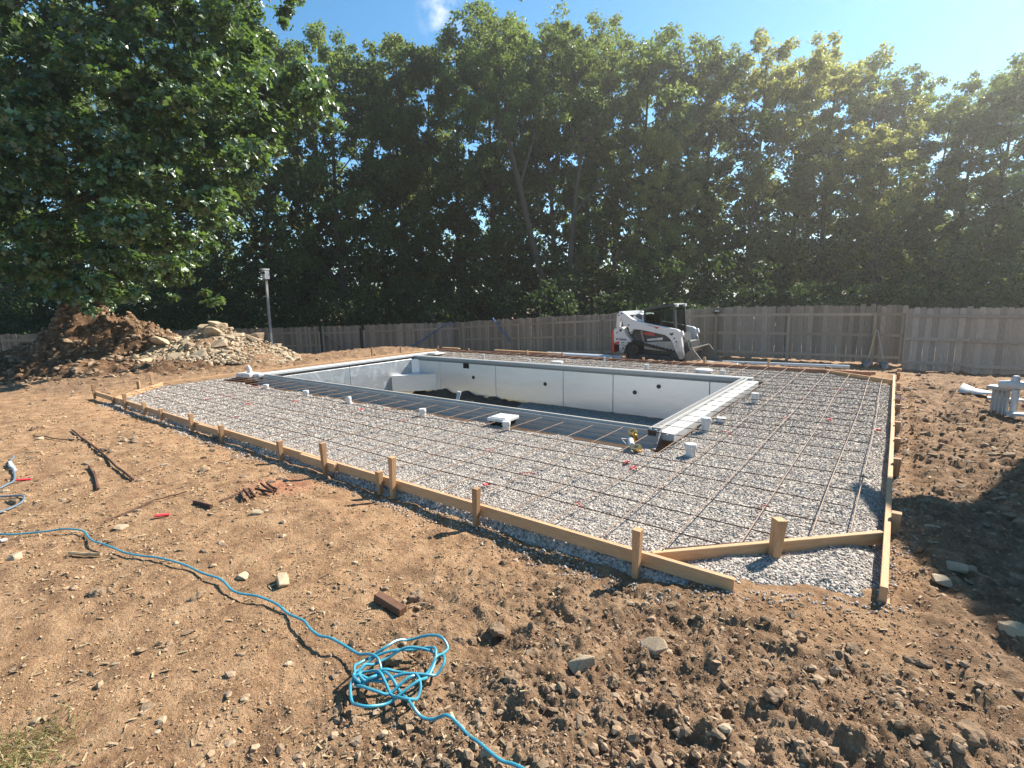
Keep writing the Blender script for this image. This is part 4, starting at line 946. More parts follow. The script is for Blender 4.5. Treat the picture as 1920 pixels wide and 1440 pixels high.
# front linkage and bucket
MB().prism(Q((1090, 620), (1130, 600), (1200, 830), (1215, 905), (1130, 905)), 'y', -0.45, 0.45).build('front_frame', W_grey, LD)
MB().prism(Q((1185, 690), (1220, 700), (1252, 930), (1215, 930)), 'y', -0.62, 0.62).build('coupler', W_grey, LD)
for s in (-1, 1):
    MB().tube([(*(lambda p: (p[0], s * 0.55, p[1]))(q_(1195, 660)),), (*(lambda p: (p[0], s * 0.55, p[1]))(q_(1255, 830)),)], 0.035, 10).build('tilt_cylinder', W_steel, LD, True)
    MB().prism(Q((1150, 575), (1185, 570), (1200, 620), (1175, 630)), 'y', s * 0.86, s * 0.74).build('arm_lamp', W_white, LD, bevel=0.01)
for k in range(3):
    MB().tube([(*(lambda p: (p[0], -0.5 + 0.1 * k, p[1]))(q_(1150, 640 + 20 * k)),), (*(lambda p: (p[0], -0.56 + 0.1 * k, p[1]))(q_(1215, 690)),), (*(lambda p: (p[0], -0.5 + 0.08 * k, p[1]))(q_(1238, 800)),)], 0.016, 6).build('hydraulic_hose', M_black, LD, True)
bk = [q_(1300, 762), q_(1228, 822), q_(1222, 880), q_(1240, 940), q_(1460, 958)]
prof = bk + [(p[0] + dx_, p[1] + dz_) for p, dx_, dz_ in zip(bk[::-1], (0, .012, .03, .03, .02), (.012, .025, .01, -.008, -.022))]
b_ = MB().prism(prof, 'y', -0.90, 0.90).build('bucket', W_bucket, LD)
for s in (-1, 1):
    MB().prism([bk[0], (bk[0][0] + 0.03, bk[0][1] - 0.01), (bk[4][0] - 0.02, bk[4][1] + 0.012), bk[4], bk[3], bk[2], bk[1]], 'y', s * 0.905, s * 0.88).build('bucket_side', W_bucket, b_)
MB().beam((bk[0][0], -0.9, bk[0][1]), (bk[0][0], 0.9, bk[0][1]), 0.05, 0.03).build('bucket_lip', W_steel, b_)
MB().box((bk[4][0] - 0.02, 0, bk[4][1] + 0.004), (0.14, 1.84, 0.02)).build('cutting_edge', W_steel, b_)
def text(s_, size, x_, z_, y_, parent, mat, name='lettering', bold=0.004):
    cu = bpy.data.curves.new('lettering', 'FONT'); cu.body = s_; cu.size = size; cu.extrude = 0.002; cu.offset = bold
    to = bpy.data.objects.new('tmp_text', cu); COL.objects.link(to)
    dg_ = bpy.context.evaluated_depsgraph_get(); dg_.update(); me_ = bpy.data.meshes.new_from_object(to.evaluated_get(dg_)); bpy.data.objects.remove(to)
    me_.materials.clear(); me_.materials.append(mat)
    return link(name, me_, parent, (x_, y_, z_), (R(90), 0, 0))
tx_, tz_ = q_(436, 668)
text('Bobcat', 0.10, tx_, tz_, -0.744, LD, W_grey)
tx_, tz_ = q_(466, 704); text('T595', 0.06, tx_, tz_, -0.744, LD, W_grey, bold=0.001)
x_, z_ = q_(398, 645); MB().box((x_ + 0.04, -0.744, z_ - 0.03), (0.075, 0.004, 0.06)).build('flag_decal', W_red, LD)
MB().box((x_ + 0.02, -0.7465, z_ - 0.012), (0.03, 0.004, 0.028)).build('flag_decal', M_strap, LD)
x_, z_ = q_(455, 552); MB().lathe([(0.05, -0.003), (0.05, 0.003)], (x_, -0.744, z_), 14, 'y').build('round_badge', W_grey, LD)
x_, z_ = q_(410, 578); MB().lathe([(0.03, -0.003), (0.03, 0.003)], (x_, -0.744, z_), 12, 'y').build('fuel_cap', W_steel, LD)
x_, z_ = q_(488, 765); MB().lathe([(0.035, -0.003), (0.035, 0.003)], (x_, -0.744, z_), 12, 'y').build('tie_down_hole', W_grey, LD)

# ------------------------------------------------------------------ things lying about
tag(MB().tube([(-4.3, 16.6, -0.30), (-0.95, 16.75, -0.27)], 0.05, 12).build('long_pipe', M_pvcblue, None, True), 'long pale blue plastic pipe lying below the fence right of the loader', 'pipe')
for k, (y_, dx_) in enumerate(((16.1, 0), (16.25, 0.3), (16.4, -0.2))):
    tag(MB().tube([(-10.6 + dx_, y_, -0.27), (-7.85 + dx_, y_ - 0.05, -0.27)], 0.055, 12).build('white_pipe', M_pvcblue, None, True), ['nearest', 'middle', 'farthest'][k] + ' of three white pipes lying behind the loader', 'pipe', 'white pipes behind the loader')
o = empty('plastic_grate', (-3.75, 14.8, -0.14), R(12), 'white slatted plastic grate lying on the ground in front of the bucket', 'grate')
for k in range(9): MB().box((k * 0.075 - 0.3, 0, 0.015), (0.03, 0.34, 0.03)).build('slat', M_pvc, o)
for s in (-.17, .17): MB().box((0, s, 0.012), (0.68, 0.03, 0.03)).build('side_bar', M_pvc, o)
def shovel(base, top, label, m_h):
    base, top = Vector(base), Vector(top); d = (top - base).normalized()
    o = empty('shovel', base, 0, label, 'shovel', 'shovels leaning on the fence')
    MB().tube([d * 0.27, top - base], 0.02, 8).build('handle', m_h, o, True)
    MB().tube([d * 0.16, d * 0.36], [0.03, 0.024], 8).build('socket', W_steel, o, True)
    sd = Vector((1, 0.0, 0)); bl = MB(); n_ = []
    for h, w_ in ((0.0, 0.03), (0.07, 0.10), (0.18, 0.125), (0.27, 0.115)):
        for t in (-1, -0.5, 0, 0.5, 1): n_.append(tuple(d * h + sd * w_ * t + Vector((0, -0.03 + 0.035 * t * t - 0.02, 0))))
    bl.add(n_, [(i * 5 + j, i * 5 + j + 1, i * 5 + 5 + j + 1, i * 5 + 5 + j) for i in range(3) for j in range(4)])
    bo = bl.build('blade', W_steel, o, True); mo = bo.modifiers.new('thick', 'SOLIDIFY'); mo.thickness = 0.006
wh = m_plain('ash_handle', (0.45, 0.34, 0.18), 0.6)
shovel((-0.66, 18.75, -0.52), (-0.50, 19.5, 0.62), 'left shovel with a pale wooden handle, leaning on the fence post', wh)
shovel((-0.18, 18.70, -0.54), (-0.46, 19.48, 0.60), 'right shovel crossing the other, leaning on the fence post', m_plain('grey_handle', (0.35, 0.31, 0.26), 0.6))

# pump-pad plumbing at the right edge
o = empty('pipe_manifold', (1.22, 10.05, 0.0), R(-20), 'white and grey plastic pipe manifold standing at the right edge of the yard', 'pipe manifold')
for k in range(4): MB().tube([(k * 0.055, -0.03 * k, -0.05), (k * 0.055, -0.03 * k, 0.34)], 0.026, 10).build('grey_riser', M_pvcgrey, o, True)
MB().box((0.09, -0.05, 0.35), (0.30, 0.2, 0.05)).build('header', M_pvcgrey, o, bevel=0.01)
MB().tube([(0.26, -0.16, -0.05), (0.26, -0.16, 0.36)], 0.04, 12).build('white_riser', M_pvc, o, True)
MB().tube([(0.44, 0.06, -0.05), (0.44, 0.06, 0.36)], 0.04, 12).build('white_riser', M_pvc, o, True)
MB().tube([(0.08, -0.12, 0.41), (0.20, -0.15, 0.42), (0.32, -0.13, 0.42), (0.48, -0.02, 0.40)], [0.055, 0.07, 0.06, 0.05], 12).build('elbow', M_pvc, o, True)
MB().lathe([(0.05, 0), (0.05, 0.05), (0.03, 0.08)], (0.24, -0.14, 0.47), 12).build('union_cap', M_pvc, o, True)
MB().tube([(0.48, -0.02, 0.41), (0.60, 0.04, 0.40)], 0.06, 10).build('valve', M_black, o, True)
MB().tube([(0.60, 0.04, 0.42), (0.80, 0.12, 0.45)], 0.07, 12).build('filter_body', M_pvc, o, True)
tag(MB().box((0, 0, 0.02), (1.5, 0.12, 0.035)).build('white_plank', M_copwhite, None, loc=(2.05, 9.72, 0.02), rot=(0, 0, 0.12)), 'white plank lying at the foot of the pipe manifold', 'plank')
tag(MB().box((0, 0, 0.02), (1.3, 0.1, 0.035)).build('white_plank', M_copwhite, None, loc=(1.9, 10.9, 0.02), rot=(0, 0, -0.04)), 'white plank lying behind the pipe manifold', 'plank')
pts = [(-0.25, 0.1, 0.06), (-0.1, -0.02, 0.03), (0.1, -0.14, 0.015), (0.3, -0.22, 0.05)]
sh_ = MB(); vs = []
for p in pts:
    for t in (0, 0.5, 1): vs.append((p[0] + 0.1 * t, p[1] + 0.34 * t, p[2] + 0.06 * math.sin(3 * t + p[0] * 4)))
sh_.add(vs, [(i * 3 + j, i * 3 + j + 1, i * 3 + 4 + j, i * 3 + 3 + j) for i in range(3) for j in range(2)])
so_ = sh_.build('plastic_sheet', M_copwhite, None, True, loc=(1.17, 11.3, 0.02)); so_.modifiers.new('thick', 'SOLIDIFY').thickness = 0.004
tag(so_, 'crumpled white plastic sheet on the ground left of the pipe manifold', 'plastic sheet')

HOSE_IN = [(-5.714, 0.254), (-5.603, 0.410), (-5.516, 0.487), (-5.444, 0.530), (-5.352, 0.642), (-5.267, 0.748), (-5.214, 0.804), (-5.116, 0.861), (-5.008, 0.896), (-4.860, 0.891), (-4.718, 0.887), (-4.604, 0.907), (-4.452, 0.934), (-4.287, 0.964), (-4.130, 1.012), (-3.992, 1.063), (-3.838, 1.106), (-3.683, 1.146), (-3.522, 1.170), (-3.391, 1.193), (-3.331, 1.206), (-3.259, 1.208), (-3.148, 1.202), (-3.056, 1.216), (-2.959, 1.254), (-2.856, 1.278), (-2.756, 1.292), (-2.645, 1.288)]
HOSE_COIL = [(-2.524, 1.285), (-2.465, 1.286), (-2.379, 1.270), (-2.288, 1.267), (-2.211, 1.279), (-2.113, 1.293), (-2.003, 1.304), (-1.928, 1.319), (-1.872, 1.321), (-1.819, 1.297), (-1.788, 1.255), (-1.789, 1.214), (-1.812, 1.181), (-1.859, 1.187), (-1.905, 1.212), (-1.932, 1.252), (-1.934, 1.315), (-1.901, 1.390), (-1.900, 1.465), (-1.876, 1.525), (-1.804, 1.583), (-1.730, 1.608), (-1.670, 1.595), (-1.650, 1.543), (-1.640, 1.487), (-1.627, 1.435), (-1.624, 1.385), (-1.644, 1.330), (-1.656, 1.277), (-1.672, 1.222), (-1.709, 1.185), (-1.776, 1.163), (-1.838, 1.168), (-1.864, 1.195), (-1.880, 1.248), (-1.873, 1.295), (-1.855, 1.371), (-1.811, 1.448), (-1.736, 1.508), (-1.675, 1.532), (-1.621, 1.519), (-1.585, 1.483), (-1.583, 1.432), (-1.609, 1.390), (-1.683, 1.319), (-1.752, 1.252), (-1.810, 1.222), (-1.850, 1.193), (-1.847, 1.150), (-1.770, 1.100), (-1.704, 1.087), (-1.659, 1.115), (-1.631, 1.189), (-1.611, 1.256), (-1.596, 1.331), (-1.603, 1.394), (-1.634, 1.467), (-1.680, 1.522), (-1.739, 1.532), (-1.803, 1.480), (-1.847, 1.402), (-1.895, 1.330), (-1.906, 1.259), (-1.883, 1.192), (-1.833, 1.172), (-1.812, 1.198), (-1.805, 1.243), (-1.780, 1.284), (-1.745, 1.326), (-1.701, 1.352), (-1.629, 1.352), (-1.574, 1.325), (-1.549, 1.280), (-1.553, 1.241), (-1.589, 1.220), (-1.654, 1.225), (-1.726, 1.249), (-1.786, 1.262), (-1.851, 1.253), (-1.881, 1.223), (-1.847, 1.195), (-1.803, 1.199), (-1.790, 1.248), (-1.772, 1.278), (-1.718, 1.277), (-1.635, 1.260), (-1.562, 1.240), (-1.509, 1.218), (-1.454, 1.219), (-1.402, 1.238), (-1.351, 1.266), (-1.300, 1.276), (-1.236, 1.269), (-1.171, 1.258), (-1.108, 1.255), (-1.055, 1.262), (-1.007, 1.274), (-0.931, 1.284)]
HOSE_GREY = [(-8.346, 0.982), (-8.147, 0.917), (-7.895, 0.871), (-7.725, 0.857), (-7.604, 0.865), (-7.304, 0.831), (-7.164, 0.792), (-7.063, 0.733), (-7.016, 0.682), (-6.957, 0.622), (-6.834, 0.590), (-6.657, 0.635), (-6.574, 0.691), (-6.490, 0.755), (-6.422, 0.769), (-6.320, 0.738), (-6.256, 0.679), (-6.213, 0.625), (-6.191, 0.575), (-6.046, 0.444), (-5.827, 0.316)]
BAR_LONG = [(-9.680, 1.795), (-6.060, 1.525)]
BAR_THIN = [(-9.724, 1.372), (-8.829, 1.646)]
BAR_SHORT = [(-7.058, 1.401), (-6.615, 1.344), (-6.029, 1.231)]
BAR_FAINT = [(-5.100, 1.047), (-5.283, 1.466), (-5.255, 1.720)]
IRON = [(-4.898, 1.654), (-4.635, 1.690)]
TWIG = [(-4.667, 0.736), (-4.427, 0.865)]
BUN1 = [(-4.719, 1.805), (-4.806, 2.087)]
BUN2 = [(-4.740, 1.987), (-4.516, 1.913)]
BUN3 = [(-4.770, 2.031), (-4.492, 1.958)]
BUN4 = [(-4.783, 2.087), (-4.523, 2.011)]
BUN5 = [(-4.703, 2.108), (-4.485, 2.160)]
BUN6 = [(-4.787, 2.201), (-4.541, 2.169)]
BUN7 = [(-4.792, 2.266), (-4.557, 2.239)]
BUN8 = [(-4.636, 2.302), (-4.459, 2.177)]
TAG1 = [(-7.169, 0.821), (-7.123, 0.928)]
TAG2 = [(-4.826, 1.322), (-4.782, 1.416)]
TAGW = [(-5.400, 0.472), (-5.409, 0.509)]
LITTER = [(-7.964, 0.892), (-7.585, 0.881)]
STONES = [(-5.183, 1.304), (-4.868, 1.099), (-4.510, 1.629), (-4.171, 1.939), (-4.181, 1.867), (-4.936, 0.487), (-0.832, 2.188), (-1.055, 1.863), (0.621, 3.398), (-3.293, 1.333), (-3.010, 1.454), (-0.467, 5.752)]
WOOD = [(-2.376, 1.705), (-2.139, 1.703)]
CLODS_AND_HOLES = [(-3.818, 0.702), (-3.271, 1.053), (-3.041, 1.471), (-2.212, 1.870), (-1.690, 1.778), (-1.602, 1.896), (-1.722, 1.729), (-0.892, 1.866), (-0.287, 2.153), (-0.265, 2.205), (0.359, 2.397), (0.206, 2.819), (-0.039, 2.732), (-1.265, 1.597), (-1.876, 1.442), (-1.317, 1.842)]
SH = [(0.431, 4.083), (0.343, 3.845), (0.321, 4.604)]
def gp(p, z=0.0): return (p[0], p[1], gz1(*p) + z)
hp = [gp(p, 0.013 if k < 3 else 0.015 + 0.01 * abs(math.sin(k * 1.3))) for k, p in enumerate(HOSE_IN)]
cz = [0.014 + 0.032 * (0.5 + 0.5 * math.sin(k * 1.9)) * min(1, k / 8, (len(HOSE_COIL) - k) / 8) for k in range(len(HOSE_COIL))]
gzc = np.convolve(np.pad([gz1(*p) for p in HOSE_IN + HOSE_COIL], 4, 'edge'), np.ones(9) / 9, 'valid')
hp = [(p[0], p[1], g + 0.022 + 0.012 * abs(math.sin(k * 0.7))) for k, (p, g) in enumerate(zip(HOSE_IN, gzc))]
hp += [(p[0], p[1], max(g, 0.0) + 0.012 + c) for p, g, c in zip(HOSE_COIL, gzc[len(HOSE_IN):], cz)]
hose('air_hose', hp, 0.0068, M_hose, 'bright blue hose snaking across the foreground dirt with a loose tangled coil', 'hose', 5, 9)
hose('air_hose', [gp(p, 0.02) for p in HOSE_GREY], 0.0095, M_hose2, 'grey blue hose curling in from the left edge', 'hose', 5, 8)
def bar(pts, r, label, name='rebar_scrap', cat='steel bar', m=None, group=None, z=0.02):
    tag(MB().tube([gp(p, z) for p in pts], r, 6).build(name, m or M_rust, None), label, cat, group)
def dense(pts, n=6):
    return [along(pts[i], pts[i + 1], k / n) for i in range(len(pts) - 1) for k in range(n)] + [pts[-1]]
bar(dense(BAR_LONG, 10), 0.012, 'long rusty bar lying on the dirt at the left')
bar(dense(BAR_THIN), 0.008, 'thin rusty bar lying left of the long bar')
bar(dense(BAR_SHORT, 3), 0.015, 'short curved rusty bar in the dirt at the left', z=0.015)
bar(dense(BAR_FAINT, 4), 0.006, 'thin half buried rod in the middle of the bare dirt')
bar(IRON, 0.017, 'short straight iron stake left of the bundle of stakes')
for k, b in enumerate((BUN1, BUN2, BUN3, BUN4, BUN5, BUN6, BUN7, BUN8)):
    bar(dense(b, 4), 0.006 if k in (0, 7) else 0.012, 'dark steel form stake lying in the loose bundle on the dirt', 'steel_stake', 'steel stake', None, 'bundle of steel stakes on the dirt', 0.02 + 0.008 * (k % 3))
bar(dense(TWIG), 0.012, 'pale dry twig lying below the blue hose', 'twig', 'twig', M_straw)
def ribbon(p, label, m=M_red):
    a, b = Vector(gp(p[0], 0.018)), Vector(gp(p[1], 0.018)); d = b - a
    ob = MB().box((0, 0, 0), (d.length, 0.03, 0.012)).build('paper_tag', m, None, loc=(a + b) / 2, rot=(0.1, 0.1, math.atan2(d.y, d.x))); tag(ob, label, 'tag')
ribbon(TAG1, 'red tag lying beside the grey blue hose at the left'); ribbon(TAG2, 'small red and white tag lying in the middle of the dirt')
ribbon(TAGW, 'white scrap at the left edge below the hose', M_pvc); ribbon(LITTER, 'white litter caught at the bend of the grey blue hose', M_pvc)
a, b = Vector(gp(WOOD[0], 0.03)), Vector(gp(WOOD[1], 0.03)); d = b - a
tag(MB().prism([(-0.032, -0.02), (0.032, -0.022), (0.028, 0.022), (-0.025, 0.02)], 'x', -d.length / 2, d.length / 2).build('wood_offcut', m_wood('dark_offcut', (0.16, 0.085, 0.05), (0.10, 0.05, 0.03), along=(1, 8, 8)), None, bevel=0.004, loc=(a + b) / 2, rot=(0, 0.05, math.atan2(d.y, d.x))), 'brown wooden offcut lying on the dirt above the hose coil', 'wood offcut')

# rocks
def rock_mesh(seed, sub=2, cuts=9, stretch=(1, .8, .6), hull=False):
    r_ = random.Random(seed); bm = bmesh.new()
    if hull:
        for _ in range(15 + seed % 5):
            v_ = Vector((r_.uniform(-1, 1), r_.uniform(-1, 1), r_.uniform(-1, 1))); m = max(abs(v_.x), abs(v_.y), abs(v_.z)); v_ = v_ / m * r_.uniform(0.75, 1.0)
            if v_.length > 1.35: v_ *= 1.35 / v_.length
            bm.verts.new((v_.x * stretch[0], v_.y * stretch[1], v_.z * stretch[2]))
        g_ = bmesh.ops.convex_hull(bm, input=bm.verts); bmesh.ops.delete(bm, geom=[v for v in bm.verts if not v.link_faces], context='VERTS')
        bmesh.ops.bevel(bm, geom=[e for e in bm.edges], offset=0.035, segments=1, affect='EDGES')
    else:
        bmesh.ops.create_icosphere(bm, subdivisions=sub, radius=1); pl_ = []
        for _ in range(cuts):
            n_ = Vector((r_.gauss(0, 1), r_.gauss(0, 1), r_.gauss(0, 1))).normalized(); pl_.append((n_, r_.uniform(0.45, 0.82)))
        for v in bm.verts:
            for n_, d_ in pl_:
                e = v.co.dot(n_) - d_
                if e > 0: v.co -= n_ * e
            v.co += Vector((r_.gauss(0, .015), r_.gauss(0, .015), r_.gauss(0, .015)))
            v.co = Vector((v.co.x * stretch[0], v.co.y * stretch[1], v.co.z * stretch[2]))
    me_ = bpy.data.meshes.new('stone'); bm.to_mesh(me_); bm.free(); me_.materials.append(M_rock); return me_
RM = [rock_mesh(k, stretch=(1, random.uniform(.55, .9), random.uniform(.3, .6)), hull=True) for k in range(12)]
lbs = ['small stone at the left below the long bar', 'flat stone in the middle of the dirt left of the stake bundle', 'small pale stone under the iron stake', 'small stone right of the bundle', 'stone below the stake bundle', 'upright brown lump at the left edge', 'large pale half buried stone in the right foreground', 'second large pale stone, left of the biggest in the foreground', 'grey stone at the right frame edge', 'stone behind the hose bend', 'big brown lump of earth and stone by the hose', 'small stone right of the deck']
szs = [.03, .05, .03, .03, .05, .05, .075, .07, .08, .05, .07, .03]
for k, (p, lb) in enumerate(zip(STONES, lbs)):
    o = link('stone', RM[k % 12], None, gp(p, szs[k] * 0.15), (random.uniform(-.3, .3), random.uniform(-.3, .3), random.uniform(0, 6))); o.scale = (szs[k],) * 3; tag(o, lb, 'stone')
for k, p in enumerate(SH):
    o = link('stone', RM[(k + 4) % 12], None, gp(p, 0.01), (0, 0, k * 2.0)); o.scale = (0.06, 0.06, 0.05); tag(o, ['largest pointed stone in the shadow at the right', 'lower flat stone at the edge of the shadow', 'stone in the shadow just right of the deck'][k], 'stone')
CM = []
for k in range(5):
    m_ = rock_mesh(50 + k, 3, 3, (1, .8, .6)); m_.materials.clear(); m_.materials.append(M_clod); CM.append(m_)
    co_ = np.empty(len(m_.vertices) * 3, np.float32); m_.vertices.foreach_get('co', co_); co_ = co_.reshape(-1, 3)
    co_ *= (1 + 0.5 * fbm(co_[:, 0] * 2 + co_[:, 2], co_[:, 1] * 2 - co_[:, 2] * 1.3, 1.6, 4, 90 + k))[:, None]; m_.vertices.foreach_set('co', co_.ravel())
for k, p in enumerate(CLODS_AND_HOLES):  # some of these lumps stand in for dark shadowed holes in the soil
    s_ = random.uniform(0.035, 0.065); o = link('clod_or_hole', CM[k % 5], None, gp(p, s_ * 0.1), (0, 0, k * 1.7)); o.scale = (s_, s_, s_)
    tag(o, 'dark earth lump for a clod or a shadowed hole in the churned foreground soil', 'earth clod', 'larger earth lumps in the foreground')

# ------------------------------------------------------------------ spoil heap and rubble
fh = Vector((-0.6085, 0.7935)); rh = Vector((0.7963, 0.6044))     # away from the viewer, and to the right
def LD_(lat, dep): return (fh.x * dep + rh.x * lat, fh.y * dep + rh.y * lat)
prl = np.array([-19.5, -17.9, -17.1, -16.4, -15.9, -15.45, -15.05, -14.5, -14.1, -13.2, -12.3, -11.5, -10.4, -8.9, -7.4])
prz = np.array([0.0, 0.45, 0.68, 1.02, 1.42, 1.84, 1.95, 2.0, 1.74, 1.18, 0.84, 0.62, 0.34, 0.10, -0.15])
def heap_z(lat, dep):
    top = np.interp(lat, prl, prz)
    mid = 17.4 + 0.25 * np.sin(lat * 1.3)
    # a bite has been dug out of the near left flank, leaving a steep face
    bite = sstep(-15.0, -15.35, lat) * sstep(17.9, 17.2, dep)
    nz_ = fbm(lat, dep, 0.9, 4, 71) * 0.40 + fbm(lat, dep, 3.0, 4, 72, 0.6) * 0.34
    fr = top + 0.45 - np.maximum(0, mid - dep) * (1.2 + 0.15 * np.sin(lat * 2)) - np.maximum(0, dep - mid) * 0.9
    z = np.minimum(top, fr) + nz_ * np.clip(top, 0.15, 1)
    z = z - bite * np.clip(top, 0, 1.2) * 0.55
    apron = 0.20 * sstep(13.3, 15.2, dep) * sstep(-7.8, -9.5, lat) + nz_ * 0.4 * sstep(13.2, 14, dep)
    return np.maximum(z, apron - 0.03 - 0.12 * sstep(-9.5, -7.3, lat) - 0.25 * sstep(18.5, 20.5, dep) - 0.3 * sstep(13.6, 12.9, dep))
ls = np.arange(-20.5, -6.9, 0.055); ds = np.arange(12.8, 21.2, 0.055)
Lg, Dg = np.meshgrid(ls, ds); Zg = heap_z(Lg, Dg); Xg = fh.x * Dg + rh.x * Lg; Yg = fh.y * Dg + rh.y * Lg
Zg = np.where(Zg < 0.25, Zg + np.minimum(0, base_z(Xg, Yg)) * 0.5 * sstep(0.25, 0.0, Zg), Zg)
kz = (Xg > FX0 - 0.25) ; Zg = np.where(kz, -0.3, Zg)
nx = len(ls); I = np.arange(len(ds) - 1)[:, None] * nx; J = np.arange(nx - 1)[None, :]
F = np.stack([I + J, I + J + 1, I + nx + J + 1, I + nx + J], -1).reshape(-1, 4)
me = np_mesh('dirt_heap', np.stack([Xg.ravel(), Yg.ravel(), Zg.ravel()], 1), F, M_dirt2, True)
at_ = me.attributes.new('churn', 'FLOAT', 'POINT'); at_.data.foreach_set('value', np.full(Xg.size, 1.0, np.float32))
tag(link('dirt_heap', me), 'tall heap of brown excavated earth at the left of the yard', 'dirt heap')
n = 9000
lat = rng.uniform(-20, -8.5, n); dep = rng.uniform(13.2, 18.2, n); k = rng.random(n) < 0.35 + 0.65 * (heap_z(lat, dep) > 0.25); lat, dep = lat[k], dep[k]
x = fh.x * dep + rh.x * lat; y = fh.y * dep + rh.y * lat; k = (x < FX0 - 0.3); x, y, lat, dep = x[k], y[k], lat[k], dep[k]
s = 0.015 + 0.10 * rng.random(len(x)) ** 3.5
zz = heap_z(lat, dep); zz = zz + np.minimum(0, base_z(x, y)) * 0.5 * sstep(0.25, 0.0, zz)
tag(link('heap_clods', scatter('heap_clods', np.stack([x, y, zz + s * 0.15], 1), s, ICO_V, ICO_F, M_clod, 0.4, 0.75, stretch=(0.5, 1.2))), 'lumps of earth and stones covering the dirt heap', 'soil clods', kind='stuff')
# rubble: largest stones first
def rub_top(lat):
    return np.interp(lat, [-12.3, -11.6, -11.0, -10.4, -10.0, -9.5, -8.9, -8.2, -7.5, -7.1], [0.5, 0.72, 0.92, 1.18, 1.24, 1.06, 0.86, 0.60, 0.25, -0.1])
special = {0: ('largest pale slab near the top of the rubble pile', (-9.9, 16.85, 0.92), 0.42), 1: ('rounded brown stone crowning the rubble pile', (-10.05, 17.3, 1.16), 0.36),
           2: ('big tan boulder low in the middle of the rubble pile', (-9.45, 16.3, 0.62), 0.46), 3: ('flat pale stone at the left of the rubble pile', (-11.55, 16.6, 0.70), 0.38),
           4: ('upright dark edged stone at the foot of the rubble pile', (-9.95, 16.0, 0.38), 0.27), 5: ('flat pale stone lying in front of the rubble pile', (-11.2, 15.2, 0.16), 0.25)}
for k, (lb, (la, de, z), s_) in special.items():
    p = LD_(la, de); o = link('stone', RM[k], None, (*p, z), (random.uniform(-.4, .4), random.uniform(-.4, .4), random.uniform(0, 6))); o.scale = (s_, s_, s_); tag(o, lb, 'stone')
cnt = 0
while cnt < 190:
    la = random.uniform(-12.3, -7.2); t_ = float(rub_top(la))
    u_ = random.random(); de = 17.3 - 2.0 * u_ * min(1, 0.45 + t_ * 0.6); z = t_ * (1 - 0.80 * u_) - 0.03
    s_ = random.uniform(0.08, 0.19) if cnt > 90 else random.uniform(0.18, 0.34)
    if la > -8.7: s_ *= 0.6
    p = LD_(la, de); o = link('stone', RM[cnt % 12], None, (*p, z - s_ * 0.2), (random.uniform(-.7, .7), random.uniform(-.7, .7), random.uniform(0, 6)))
    o.scale = (s_, s_, s_); tag(o, 'one of the many lesser tan stones in the rubble pile beside the dirt heap', 'stone', 'stones of the rubble pile'); cnt += 1
core = MB(); vs = []
ll = np.linspace(-12.6, -7.0, 40); tt = np.linspace(0, 1, 14)
V = []; 
for la in ll:
    for t in tt:
        T_ = float(rub_top(la)); de = 15.2 + t * 3.6; z = T_ * 0.86 * math.sin(math.pi * min(1, max(0, t * 0.92 + 0.04))) - 0.12 + random.uniform(-.05, .05); V.append((*LD_(la, de), z))
F = [(i * 14 + j, i * 14 + j + 1, i * 14 + 15 + j, i * 14 + 14 + j) for i in range(39) for j in range(13)]
me = np_mesh('rubble_core', V, F, M_dirt, True); at_ = me.attributes.new('churn', 'FLOAT', 'POINT'); at_.data.foreach_set('value', np.full(len(V), 0.7, np.float32))
tag(link('rubble_core', me), 'earth packed between the stones of the rubble pile', 'earth', kind='stuff')
n = 2200; lat = rng.uniform(-12.4, -7.1, n); u_ = rng.random(n); T_ = rub_top(lat); dep = 17.2 - 2.1 * u_ * np.minimum(1, 0.5 + T_ * 0.6); x = fh.x * dep + rh.x * lat; y = fh.y * dep + rh.y * lat
s = 0.03 + 0.09 * rng.random(n) ** 2
M_rub = m_stones('rubble', [(0, (0.17, 0.12, 0.08)), (0.4, (0.33, 0.24, 0.155)), (1, (0.50, 0.39, 0.26))], scale=14, bmp=0.5)
tag(link('rubble', scatter('rubble', np.stack([x, y, T_ * (1 - 0.82 * u_) - 0.06], 1), s, ICO_V, ICO_F, M_rub, 0.25, 0.7)), 'small broken rubble filling the gaps of the stone pile', 'rubble', kind='stuff')

# ------------------------------------------------------------------ neighbouring house just out of frame on the right (its roof shades the near right ground)
EH = 5.4; E0 = Vector((-0.22 + 0.3686 * EH, 5.27 + 1.134 * EH)); ev = Vector((0.40, -0.917)); pv = Vector((0.917, 0.40))
house = empty('house', (E0.x + 0.5 * pv.x, E0.y + 0.5 * pv.y, 0), 0, 'house standing beyond the right edge of the picture, casting its roof shadow on the yard', 'house')
HB = Vector((*house.location[:2],))
def hx(a, b): q = E0 + ev * a + pv * b - HB; return (q.x, q.y)
sid = m_plain('pale_siding', (0.5, 0.48, 0.44), 0.7); shg = m_plain('dark_shingles', (0.06, 0.058, 0.055), 0.9)
vs = [(*hx(a, b), z) for z in (-0.6, EH - 0.1) for a, b in ((0.4, 0.6), (9.5, 0.6), (9.5, 8.4), (0.4, 8.4))]
MB().add(vs, [(0, 1, 2, 3), (4, 5, 6, 7), (0, 1, 5, 4), (1, 2, 6, 5), (2, 3, 7, 6), (3, 0, 4, 7)]).build('wall', sid, house)
sl_ = 0.335
vs = []
for dz in (0, 0.18):
    for a, b in ((0, 0), (10, 0), (10, 4.5), (0, 4.5), (0, 9), (10, 9)): vs.append((*hx(a, b), EH + dz - 0.1 + sl_ * (b if b <= 4.5 else 9 - b)))
